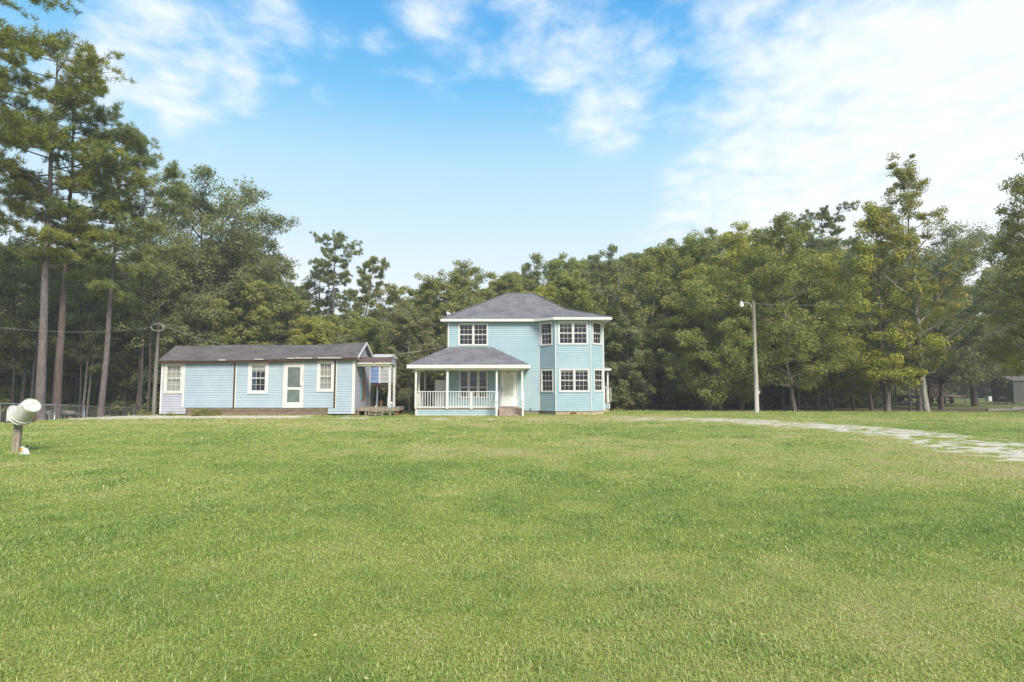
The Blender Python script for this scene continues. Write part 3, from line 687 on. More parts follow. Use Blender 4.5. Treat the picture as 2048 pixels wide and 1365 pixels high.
def dish():
    X, Y = PX(901, 36.0), 36.0; z = 5.58 + (X + 4.12) * .55 + .0
    t = thing('satellite_dish', 'grey satellite dish on the left slope of the big roof', 'satellite dish', (X, Y, z))
    m = MB(); m.tube([(X, Y, z - .05), (X, Y, z + .28)], .025, 8); m.box(X - .1, X + .1, Y - .1, Y + .1, z - .03, z + .03); m.build('mast', M['greymetal'], t)
    m = MB(); ax = Vector((.62, -.35, .52)).normalized(); c = Vector((X - .10, Y - .04, z + .36)); a = ax.cross(Vector((0, 0, 1))).normalized(); b = ax.cross(a)
    n = 24; rings = []
    for (r, d) in ((.0, -.0), (.12, .012), (.22, .035), (.30, .065), (.315, .068)):
        rings.append([c + ax * d + (a * math.cos(k * 2 * math.pi / n) + b * math.sin(k * 2 * math.pi / n) * 1.08) * r for k in range(n)])
    for r in range(len(rings) - 1):
        for k in range(n): k2 = (k + 1) % n; m.face([rings[r][k], rings[r][k2], rings[r + 1][k2], rings[r + 1][k]])
        for k in range(n): k2 = (k + 1) % n; m.face([rings[r + 1][k] - ax * .02, rings[r + 1][k2] - ax * .02, rings[r][k2] - ax * .02, rings[r][k] - ax * .02])
    m.build('reflector', M['greymetal'], t, smooth=True)
    m = MB(); e = c + ax * .42 + b * .05; m.tube([c + b * .30, e], .014, 6); m.box(e.x - .05, e.x + .05, e.y - .05, e.y + .05, e.z - .04, e.z + .04); m.build('feed_arm', M['greymetal'], t)
dish()

def small_house():
    YW = 31.6; YR = 35.0; xl = PX(323, YW); xr = PX(709, YW)
    H = thing('single_storey_house', 'low weathered pale blue house with sagging dark roof', 'house', ((xl + xr) / 2, 33.3, 0))
    wf = W(xl, YW, xr, YW); wr = W(xr, YW, xr, YR); wl = W(xl, YR, xl, YW); wk = W(xr, YR, xl, YR)
    zb = PZ(815.5, YW); zg = PZ(828, YW)
    def ztop(u): return float(np.interp(wf.p(u, 0, 0).x, [xl, PX(470, YW), PX(560, YW), xr], [PZ(723, YW), PZ(722, YW), PZ(720.5, YW), PZ(717.5, YW)]))
    holes = []
    def win(r, **k): h = window(H, wf, *wf.rect(*r), **k); holes.append(h); return h
    win((329.5, 367, 726, 787.5), cols=3, rows=(2, 2), cas=.13, wm=M['oldwhite'], curtain=('curtain', 0, 1), label='curtained end window in lavender boards')
    win((497, 537.5, 725, 788), cols=3, rows=(2, 2), cas=.17, wm=M['white'], blind=.2, curtain=('curtainb', 0, .3), label='dark window with short blind')
    win((634.5, 668.5, 722, 784), cols=3, rows=(2, 2), cas=.15, wm=M['white'], curtain=('curtain', 0, 1), label='curtained window beside the bare batten')
    # glazed door
    u0, u1, z0, z1 = wf.rect(567, 609, 726, 816); d = MB(); cs = .11
    wbox(d, wf, u0, u0 + cs, -.04, .05, z0, z1); wbox(d, wf, u1 - cs, u1, -.04, .05, z0, z1); wbox(d, wf, u0 + cs, u1 - cs, -.04, .05, z1 - cs, z1)
    d.build('door_frame', M['oldwhite'], H)
    g = wf.rect(576, 601, 735, 775); g2 = wf.rect(576, 601, 780, 805); d = MB()
    wbox(d, wf, u0 + cs, g[0], -.02, .035, z0, z1 - cs); wbox(d, wf, g[1], u1 - cs, -.02, .035, z0, z1 - cs)
    wbox(d, wf, g[0], g[1], -.02, .035, g[3], z1 - cs); wbox(d, wf, g[0], g[1], -.02, .035, g2[3], g[2]); wbox(d, wf, g[0], g[1], -.02, .035, z0, g2[2])
    do = d.build('door', M['white'], H)
    d = MB()
    for q in (g, g2): d.face([wf.p(q[0], .0, q[2]), wf.p(q[1], .0, q[2]), wf.p(q[1], .0, q[3]), wf.p(q[0], .0, q[3])])
    d.build('pane', M['doorpane'], do)
    d = MB(); wbox(d, wf, g[1] + .04, g[1] + .08, .035, .08, g[2] + .02, g[2] + .12); d.build('handle', M['rustm'], do)
    holes.append((u0 + .05, u1 - .05, z0 - .1, z1 - .05))
    s = MB(); uu = wf.u
    def sec(x0, x1, y1, m, mshade): siding(s, wf, uu(x0), uu(x1), PZ(y1, YW), ztop(uu((x0 + x1) / 2)), holes, .137, m, mshade)
    sec(324, 371, 828, M['lav'], M['lap_shade_b']); sec(371, 470, 815.5, M['blue'], M['lap_shade_b']); sec(470, 670, 815.5, M['blue'], M['lap_shade_b']); sec(670, 709, 828, M['blue'], M['lap_shade_b'])
    siding(s, wf, uu(658), uu(670), PZ(828, YW), PZ(816.5, YW), (), .137, M['blue'], M['lap_shade_b']); siding(s, wf, uu(371), uu(375.5), PZ(828, YW), PZ(816.5, YW), (), .137, M['lav'], M['lap_shade_b'])
    s.build('siding', None, H)
    # side and back walls
    ey = ztop(wf.len); pk = PZ(686, 33.3)
    dh = (wr.u(722), wr.u(729), PZ(803, 32.3), PZ(736, 32.3))
    s = MB(); siding(s, wr, 0, wr.len, PZ(828, YW), ey, [dh], .137, M['lav'], M['lap_shade_b'])
    siding(s, wr, 0, wr.len, ey, pk - .08, (), .137, M['lav'], M['lap_shade_b'], top=lambda z: ((z - ey) / (pk - ey) * 1.7, 3.4 - (z - ey) / (pk - ey) * 1.7))
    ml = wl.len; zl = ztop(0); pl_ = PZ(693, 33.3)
    siding(s, wl, 0, ml, PZ(828, YW), zl, (), .137, M['lav'], M['lap_shade_b']); siding(s, wl, 0, ml, zl, pl_ - .08, (), .137, M['lav'], M['lap_shade_b'], top=lambda z: ((z - zl) / (pl_ - zl) * 1.7, 3.4 - (z - zl) / (pl_ - zl) * 1.7))
    siding(s, wk, 0, wk.len, zb, zl, (), .137, M['lav'], M['lap_shade_b']); s.build('end_siding', None, H)
    # half-open side door
    d = MB(); wbox(d, wr, dh[0] + .0, dh[0] + .25, -.02, .05, dh[2], dh[3], M['teald']); wbox(d, wr, dh[0] + .25, dh[1], -.015, .04, dh[2], dh[3], M['orange']); wbox(d, wr, dh[0] - .02, dh[1] + .03, .0, .055, dh[2] + 1.0, dh[2] + 1.05, M['orange'])
    d.build('side_door', None, H)
    t = MB(); q = wf.p(wf.len, 0, 0); t.box(q.x - .13, q.x + .03, q.y - .04, q.y + .03, PZ(828, YW), ey + .02)
    t.build('corner_trim', M['white'], H); t = MB()
    q = wf.p(0, 0, 0); t.box(q.x - .03, q.x + .06, q.y - .035, q.y + .03, PZ(828, YW), ztop(0)); t.build('corner_trim', M['white'], H); t = MB(); wbox(t, wf, uu(367.2), uu(371.2), .02, .042, PZ(815.5, YW), ztop(1))
    t.build('trim_board', M['white'], H); t = MB()
    q = wr.p(wr.len, 0, 0); t.box(q.x - .03, q.x + .04, q.y - .12, q.y + .03, zb, ey)
    t.build('corner_trim', M['white'], H)
    for (x0, x1) in ((468.5, 471.5), (668.8, 672.0)):
        t = MB(); wbox(t, wf, uu(x0), uu(x1), .0, .04, PZ(816, YW), ztop(uu(x0)) + .0); bb = t.build('bare_batten', M['rust'], H)
        t = MB(); wbox(t, wf, uu(x1 + .7), uu(x1 + 1.8), .0, .036, PZ(815.5, YW), ztop(uu(x0))); t.build('batten_edge', M['cream'], bb)
    t = MB(); wbox(t, wf, uu(375.8), uu(657.5), -.10, -.03, -.4, PZ(822, YW)); wbox(t, wf, uu(375.8), uu(657.5), -.08, -.0, PZ(821.6, YW), PZ(816.2, YW)); t.build('skirting', M['skirt'], H)
    for (u_, yy) in ((uu(696), 0), (uu(692), 3.0), (.1, .1)):
        t = MB(); wbox(t, wf, u_, u_ + .45, -.30 - yy, -.05 - yy, -.6, PZ(828.5, YW)); t.build('brick_pier', M['brick'], H)
    i_ = MB(); i_.box(xl + .1, xr - .1, 34.4, 34.5, zb, 3.0, M['interior']); i_.box(xl + .05, xr - .05, YW + .1, 34.9, zb - .06, zb, M['floor_in']); i_.box(xl + .05, xr - .05, YW + .05, 34.9, 2.98, 3.0, M['interior'])
    X = PX(588, YW); 
    for xx in (PX(480, YW), PX(630, YW)): i_.box(xx - .04, xx + .04, YW + .1, 34.4, zb, 2.98, M['interior'])
    i_.box(X - .9, X - .2, 33.4, 34.3, zb, zb + 1.1, M['panelg'])
    i_.build('interior', None, H)
    # sagging roof
    ev = [(316, 721), (360, 720.8), (400, 721.2), (450, 720.6), (500, 720), (560, 718.2), (620, 717), (670, 716), (716, 714.5)]
    rd = [(352, 692), (395, 692.2), (440, 691), (480, 689.8), (530, 690.2), (585, 690.8), (640, 690), (690, 687.8), (734, 684.8)]
    r = MB(); E = [P(x, y, 31.28) for x, y in ev]; R = [P(x, y, 33.3) for x, y in rd]; Bk = [Vector((e.x * .5 + q.x * .5, 35.32, e.z)) for e, q in zip(E, R)]
    for i in range(8):
        r.face([E[i], E[i + 1], R[i + 1], R[i]], M['shingle_old'], [(E[i].x, 0), (E[i + 1].x, 0), (R[i + 1].x, 2.25), (R[i].x, 2.25)])
        r.face([Bk[i + 1], Bk[i], R[i], R[i + 1]], M['shingle_old'], [(Bk[i + 1].x, 0), (Bk[i].x, 0), (R[i].x, 2.25), (R[i + 1].x, 2.25)])
        for (a, b) in ((E[i], E[i + 1]), (Bk[i + 1], Bk[i])): dd = Vector((0, 0, -.035)); r.face([a + dd, b + dd, b, a], M['shingle_old'])
    ro = r.build('roof', None, H)
    f = MB()
    for i in range(8):
        a, b = E[i], E[i + 1]; o1 = Vector((0, .03, -.036)); o2 = Vector((0, .05, -.15 - .02 * math.sin(i * 1.7)))
        o3 = Vector((0, .05, -.15 - .02 * math.sin((i + 1) * 1.7))); wl2 = Vector((0, YW - a.y - .02, 0))
        f.face([a + o2, b + o3, b + o1, a + o1]); f.face([a + o2, a + o2 + wl2, b + o3 + wl2, b + o3])
    f.build('fascia', M['rust'], ro)
    for (x0, x1, y) in ((437, 452, 719.6), (508, 527, 718.0), (575, 590, 716.2), (592, 624, 715.8), (636, 683, 715.4)):
        f = MB(); a = P(x0, y, 31.25); b = P(x1, y + .2, 31.25); f.box(a.x, b.x, a.y - .012, a.y + .02, a.z - .045, a.z + .0); f.build('paint_remnant', M['oldwhite'], ro)
    # rake boards on the right gable
    rk = MB(); 
    for (a, b) in ((E[8], R[8]), (R[8], Bk[8])):
        for s_ in (0,):
            p0, p1 = a + Vector((.015, 0, .0)), b + Vector((.015, 0, .0)); dz = Vector((0, 0, -.15)); dx = Vector((-.04, 0, 0))
            rk.face([p0 + dz, p1 + dz, p1, p0]); rk.face([p0, p1, p1 + dx, p0 + dx]); rk.face([p0 + dz + dx, p1 + dz + dx, p1 + dz, p0 + dz])
    rk.build('rake_board', M['white'], ro)
    sf = MB(); i = 7
    for (a, b) in ((E[8], R[8]), (R[8], Bk[8])):
        p0, p1 = a + Vector((-.02, 0, -.05)), b + Vector((-.02, 0, -.05)); q0 = Vector((xr - .02, p0.y, p0.z)); q1 = Vector((xr - .02, p1.y, p1.z)); sf.face([p0, q0, q1, p1])
    sf.build('soffit', M['lav'], ro)
    # ---- side porch
    zd = PZ(815.5, 31.9); dx0, dx1 = xr + .06, PX(798.5, 31.9); dy0, dy1 = 31.9, 33.7
    d = MB(); 
    for k in range(13): y = dy0 + .02 + k * .138; d.box(dx0, dx1, y, y + .128, zd - .035, zd)
    fl = d.build('porch_floor', M['wood'], H)
    d = MB(); d.box(dx0, dx1 - .01, dy0 - .015, dy0 + .018, zd - .19, zd - .036); d.box(dx1 - .04, dx1 - .0, dy0 + .03, dy1 - .1, zd - .19, zd - .036)
    for (x, y) in ((dx0 + .08, dy0 + .06), (dx0 + .5, dy0 + .06), (dx1 - .5, dy0 + .06), (dx0 + .1, dy1 - .1), (dx1 - .5, dy1 - .1)): d.box(x - .045, x + .045, y - .03, y + .05, -.6, zd - .04)
    d.build('porch_frame', M['wood'], H)
    d = MB(); d.box(dx1 - .28, dx1 - .06, dy0 + .1, dy0 + .4, -.5, zd - .04); d.build('brick_pier', M['brick'], H); d = MB(); d.box(dx1 - .28, dx1 - .06, dy1 - .4, dy1 - .1, -.5, zd - .04); d.build('brick_pier', M['brick'], H)
    sx0, sx1 = PX(740, 31.5), PX(765, 31.5); d = MB()
    for (k, (y, z)) in enumerate(((31.72, zd - .17), (31.45, zd - .34))):
        d.box(sx0, sx1, y - .14, y + .12, z - .035, z)
    for x in (sx0 - .04, sx0 + .34, sx1):
        d.prism([(31.88, zd - .02), (31.88, zd - .22), (31.34, -.05), (31.24, -.05), (31.24, .02)], 'x', x, x + .035)
    d.build('steps', M['wood'], H)
    for (px, Y) in ((779.6, 31.98), (788.6, 33.2)):
        X = PX(px, Y); p = MB(); p.box(X - .065, X + .065, Y - .06, Y + .06, zd, PZ(727.5, 31.95)); p.build('post', M['oldwhite'], H)
    X = PX(785.0, 33.0); 
    a, b = P(718.5, 726, 31.68), P(783, 726, 31.68); c, e = P(727, 714.5, 32.55), P(788.5, 714.5, 32.55)
    b.x = e.x = e.x; a.x = xr + .03; c.x = xr + .03; g = Vector((a.x, 33.42, a.z)); h = Vector((b.x, 33.42, b.z))
    r = MB(); roofface(r, [a, b, e, c], M['shingle_brown']); roofface(r, [h, g, c, e], M['shingle_brown']); pr = r.build('porch_roof', None, H)
    r = MB(); r.box(a.x, b.x + .01, a.y - .02, a.y, a.z - .05, a.z - .002); r.box(a.x, b.x - .1, a.y + .12, a.y + .2, a.z - .18, a.z - .04); r.box(a.x, b.x - .1, 33.2, 33.28, a.z - .18, a.z - .04)
    r.face([(a.x, a.y, a.z - .052), (b.x, a.y, a.z - .052), (b.x, 33.42, a.z - .052), (a.x, 33.42, a.z - .052)]); r.build('fascia', M['cream'], pr)
    wg = W(b.x - .05, a.y, b.x - .05, 33.42); r = MB(); L_ = wg.len; zt_ = e.z
    siding(r, wg, 0, L_, a.z - .05, zt_ - .05, (), .10, M['lav'], M['lap_shade_b'], top=lambda z: (max(0, (z - a.z) / (zt_ - a.z)) * L_ / 2, L_ - max(0, (z - a.z) / (zt_ - a.z)) * L_ / 2))
    r.build('gable', None, pr)
    # small lamp below the porch roof
    q = P(764, 733, 32.2); l_ = MB(); l_.tube([(q.x, q.y, a.z - .052), (q.x, q.y, q.z + .05)], .035, 10); l_.tube([(q.x, q.y, q.z + .05), (q.x, q.y, q.z - .03), (q.x, q.y, q.z - .14)], [.05, .075, .05], 10); l_.build('porch_lamp', M['doorglass'], H, smooth=True)
    q = P(748.5, 728.5, 31.7); l_ = MB(); l_.box(q.x - .05, q.x + .05, q.y - .04, q.y + .04, q.z - .06, q.z + .06); l_.build('porch_bracket', M['white'], H)
    return H
small_house()

def raised_room():
    Y = 35.6; x0, x1 = PX(741, Y) , PX(779, Y); zb, zt = PZ(766, Y), PZ(716, Y)
    t = thing('raised_shed', 'raised blue and grey boarded shed on posts behind the side porch', 'shed', ((x0 + x1) / 2, Y + 1, 0))
    w_ = W(x0, Y, x1, Y); um = w_.u(758); un = w_.u(761)
    a = MB(); siding(a, w_, 0, um, zb, zt, (), .25, M['panelb'], M['lap_shade_b']); a.build('panel', None, t)
    a = MB(); siding(a, w_, un, w_.len, zb, PZ(733, Y), (), .25, M['panelg'], M['lap_shade_b']); wbox(a, w_, un, w_.len, -.02, .01, PZ(732, Y), zt, M['lav']); a.build('panel', None, t)
    a = MB(); a.box(x0, x0 + .04, Y + .04, Y + 2, zb, zt); a.box(x1 - .04, x1, Y + .04, Y + 2, zb, zt); a.box(x0, x1, Y + 2, Y + 2.04, zb, zt); a.build('wall', M['panelg'], t)
    a = MB(); wbox(a, w_, um, un, .0, .04, zb - .03, zt); wbox(a, w_, 0, um, .02, .035, PZ(719, Y), zt); a.build('trim', M['white'], t)
    a = MB(); a.prism([(Y - .15, zt), (Y - .15, zt + .05), (Y + 1.1, zt + .28), (Y + 2.2, zt + .05), (Y + 2.2, zt)], 'x', x0 - .02, x1 + .05); a.build('roof', M['oldwhite'], t)
    a = MB(); a.box(x0, x1 + .2, Y + .02, Y + .08, zb - .22, zb - .01); a.box(x0 + .3, x0 + .4, Y + .1, Y + 2, zb - .2, zb - .01); a.box(x1 - .2, x1 - .1, Y + .1, Y + 2, zb - .2, zb - .01); a.build('floor_beam', M['darkb'], t)
    for (px, yy) in ((754.5, Y + .12), (744, Y + 1.9), (776, Y + 1.9)):
        X = PX(px, yy); a = MB(); a.tube([(X, yy, gzf(X, yy) - .1), (X, yy, zb - .01)], .055, 10); a.build('post', M['conduit'], t, smooth=True)
raised_room()

# ---- things on the porches
def fridge():
    Y = 34.1; x0, x1 = PX(869.5, Y), PX(869.5, Y) + .74; zd = PZ(818, 31.9); zt = PZ(760.5, Y)
    t = thing('refrigerator', 'white refrigerator standing on the side porch of the big house', 'refrigerator', ((x0 + x1) / 2, Y + .35, zd))
    m = MB(); m.box(x0, x1, Y + .06, Y + .72, zd + .04, zt); m.box(x0 + .03, x1 - .03, Y + .09, Y + .7, zd, zd + .04); m.build('body', M['fridge'], t)
    m = MB(); m.box(x0, x1, Y, Y + .055, zd + .08, zt - .46); m.build('door', M['fridge'], t); m = MB(); m.box(x0, x1, Y, Y + .055, zt - .445, zt); m.build('door', M['fridge'], t)
    for (a, b) in ((zt - .40, zt - .12), (zt - .85, zt - .5)):
        m = MB(); m.box(x0 + .03, x0 + .06, Y - .04, Y - .012, a, b); m.box(x0 + .03, x0 + .06, Y - .03, Y, a, a + .03); m.box(x0 + .03, x0 + .06, Y - .03, Y, b - .03, b); m.build('handle', M['greymetal'], t)
fridge()
def chair():
    X, Y = PX(857, 34.8), 34.8; z = PZ(818, 31.9)
    t = thing('wooden_chair', 'dark brown wooden chair beside the refrigerator, behind the railing', 'chair', (X, Y, z))
    m = MB(); m.box(X - .22, X + .22, Y - .22, Y + .22, z + .42, z + .46); m.build('seat', M['rust'], t)
    m = MB(); 
    for k in range(5): m.box(X - .20 + k * .09, X - .16 + k * .09, Y + .19, Y + .215, z + .5, z + .92)
    m.box(X - .22, X + .22, Y + .185, Y + .22, z + .88, z + .98); m.box(X - .22, X + .22, Y + .185, Y + .22, z + .46, z + .52); m.build('backrest', M['rust'], t)
    for sx in (-1, 1):
        for sy in (-1, 1): m = MB(); m.box(X + sx * .2 - .02, X + sx * .2 + .02, Y + sy * .2 - .02, Y + sy * .2 + .02, z, z + .42); m.build('leg', M['rust'], t)
chair()
def jug():
    X, Y = PX(783.5, 32.2), 32.2; z = PZ(815.5, 31.9)
    m = MB(); m.tube([(X, Y, z), (X, Y, z + .02), (X, Y, z + .20)], [.08, .09, .09], 14, M['bottle']); m.tube([(X, Y, z + .20), (X, Y, z + .27), (X, Y, z + .29), (X, Y, z + .33)], [.09, .045, .03, .03], 14, M['white'])
    tag(m.build('plastic_jug', None, None, smooth=True), 'blue and white plastic jug beside the side porch post', 'jug')
    for i, (a, b) in enumerate(((P(729, 757, 32.6), P(742, 803, 32.3)), (P(730, 789, 32.5), P(741, 814, 32.25)))):
        m = MB(); b.z = max(b.z, z); a.x = max(a.x, -8.66); m.tube([a, b], .009, 6)
        tag(m.build('metal_rod', M['red'], None), ('long' if i == 0 else 'short') + ' thin dark red rod leaning against the side wall', 'rod', 'rods leaning by the side door')
    X, Y = PX(763, 33.3), 33.3; m = MB(); m.tube([(X, Y, z), (X - .01, Y, z + .36)], [.07, .06], 9, None); tag(m.build('wood_block', M['rustm'], None), 'short upright piece of red-brown log on the side porch', 'log')
    X, Y = PX(752.5, 32.1), 32.1; m = MB(); m.tube([(X, Y, z), (X, Y, z + .10), (X, Y, z + .13)], [.03, .03, .015], 10, None); tag(m.build('white_can', M['white'], None), 'small white can near the front edge of the side porch', 'can')
jug()

# ------------------------------------------------------------------ poles and wires
def catenary(a, b, sag, n=24):
    a = Vector(a); b = Vector(b); return [a.lerp(b, k / n) - Vector((0, 0, sag * 4 * (k / n) * (1 - k / n))) for k in range(n + 1)]
def light_pole():
    Y = 35.0; X = PX(1512, Y); z = gzf(X, Y); zt = PZ(601.5, Y)
    t = thing('street_lamp', 'tall pale wooden pole with a curved lamp arm', 'lamp post', (X, Y, z))
    m = MB(); m.tube([(X, Y, z - .2), (X + .01, Y, z + 2), (X - .02, Y, zt)], [.135, .125, .085], 14); m.build('pole', M['pole'], t, smooth=True)
    m = MB(); pts = [(X - .08, Y, zt - .55), (X - .14, Y - .01, zt - .30), (X - .28, Y - .02, zt - .16), (X - .52, Y - .03, zt - .14), (X - .66, Y - .03, zt - .15)]; m.tube(pts, .022, 8); m.build('arm', M['greymetal'], t, smooth=True)
    x = X - .76; y = Y - .03; m = MB(); m.tube([(x, y, zt - .04), (x, y, zt - .07), (x, y, zt - .18), (x, y, zt - .20)], [.06, .085, .09, .11], 14, M['greymetal']); m.tube([(x, y, zt - .20), (x, y, zt - .24), (x, y, zt - .36), (x, y, zt - .40)], [.13, .15, .135, .11], 14, M['lampw']); m.build('lamp', None, t, smooth=True)
    m = MB(); m.box(X + .10, X + .20, Y - .06, Y + .04, z + 1.17, z + 1.34); m.build('meter_box', M['greymetal'], t)
    m = MB(); m.tube([(X + .075, Y - .09, z + .3), (X + .06, Y - .08, zt - .1)], .010, 5); m.build('ground_wire', M['wire'], t)
    w1 = MB(); w1.tube(catenary((X + .05, Y, zt - .2), P(2160, 555, 40), .75), .0045, 5); tag(w1.build('power_line', M['wire'], None), 'overhead wire running from the light pole past the right-hand wood', 'wire')
light_pole()
def utility_pole():
    Y = 36.5; X = PX(310, Y); z = gzf(X, Y); zt = PZ(643, Y); X2 = PX(313, Y)
    t = thing('utility_pole', 'small grey utility pole with a coil of wire, left of the small house', 'utility pole', (X, Y, z))
    m = MB(); m.tube([(X, Y, z - .2), (X + .02, Y, 3), (X2 - .02, Y, zt)], [.12, .11, .085], 12); m.build('pole', M['poleg'], t, smooth=True)
    m = MB(); rnd2 = random.Random(4); c = (X2, Y - .15, zt - .42)
    for k in range(6):
        rx, rz = .44 + rnd2.uniform(-.09, .04), .25 + rnd2.uniform(-.07, .03); ox = rnd2.uniform(-.04, .04); oz = rnd2.uniform(-.04, .04); sk_ = rnd2.uniform(-.1, .1)
        pts = [(c[0] + ox + rx * math.cos(a * math.pi / 14), c[1] - .02 * k, c[2] + oz + rz * math.sin(a * math.pi / 14) + sk_ * .3 * math.cos(a * math.pi / 14)) for a in range(29)]
        m.tube(pts, .007, 5)
    m.build('wire_coil', M['wire'], t)
    w1 = MB(); w1.tube(catenary((X2 - .45, Y - .15, zt - .4), P(-60, 648, 27), .35), .005, 5); tag(w1.build('power_line', M['wire'], None), 'overhead wire crossing the pine trunks to the small utility pole', 'wire')
    w2 = MB(); w2.tube(catenary((X2 + .45, Y - .15, zt - .3), P(452, 690.5, 33.3), .12), .008, 5); tag(w2.build('power_line', M['wire'], None), 'wire dropping from the small utility pole to the sagging roof', 'wire')
    w3 = MB(); a = P(744, 712.5, 35.0); b = Vector((PX(896, 33.9), 33.9, PZ(691, 33.9))); w3.tube(catenary(a, b, .12), .008, 5); tag(w3.build('power_line', M['wire'], None), 'wire slung between the small house gable and the big house', 'wire')
utility_pole()

def wire_fence():
    pts = [(-24.6, 21.5, 1.02), (-24.0, 24.0, .97), (-23.6, 26.4, .86), (PX(113, 28.9), 28.9, PZ(810, 28.9)), (PX(171.5, 31.1), 31.1, PZ(812.5, 31.1)), (PX(223, 33.4), 33.4, PZ(815.5, 33.4)), (PX(271, 36.0), 36.0, PZ(817, 36.0))]
    t = thing('wire_fence', 'sagging chain-link fence with a pale top rail below the tall pines', 'fence', (pts[3][0], pts[3][1], gzf(*pts[3][:2])))
    for i, (x, y, z) in enumerate(pts):
        m = MB(); g = gzf(x, y); top = z + (.24 if i == 6 else .03); m.tube([(x, y, g - .1), (x, y, top)], .032, 8); m.build('post', M['metal'] if i != 4 else M['conduit'], t, smooth=True)
    m = MB(); m.tube([(x, y, z) for x, y, z in pts], .024, 6); m.build('top_rail', M['metal'], t)
    m = MB()
    for i in range(6):
        a = Vector(pts[i]); b = Vector(pts[i + 1]); L_ = (Vector((b.x, b.y, 0)) - Vector((a.x, a.y, 0))).length; n = int(L_ / .11)
        ga, gb = gzf(a.x, a.y), gzf(b.x, b.y)
        def q(u, v): u = max(0, min(1, u)); return Vector((a.x + (b.x - a.x) * u, a.y + (b.y - a.y) * u, (a.z * (1 - u) + b.z * u) * v + (ga * (1 - u) + gb * u + .03) * (1 - v)))
        for k in range(-6, n + 6):
            for s in (1, -1):
                u0, u1 = k / n, (k + s * 10) / n
                lo, hi = 0.0, 1.0
                if min(u0, u1) < 0 or max(u0, u1) > 1:
                    # clip to the bay
                    if u0 < 0: lo = (0 - u0) / (u1 - u0)
                    if u0 > 1: lo = (u0 - 1) / (u0 - u1)
                    if u1 > 1: hi = (1 - u0) / (u1 - u0)
                    if u1 < 0: hi = u0 / (u0 - u1)
                if lo >= hi or lo < 0 or hi > 1: continue
                p0 = q(u0 + (u1 - u0) * lo, lo); p1 = q(u0 + (u1 - u0) * hi, hi); d = (p1 - p0).normalized().cross(Vector((1, .1, 0))).normalized() * .0022; nn = Vector((.003, 0, 0))
                m.face([p0 - d, p1 - d, p1 + d, p0 + d])
    m.build('wire_mesh', M['greymetal'], t)
wire_fence()

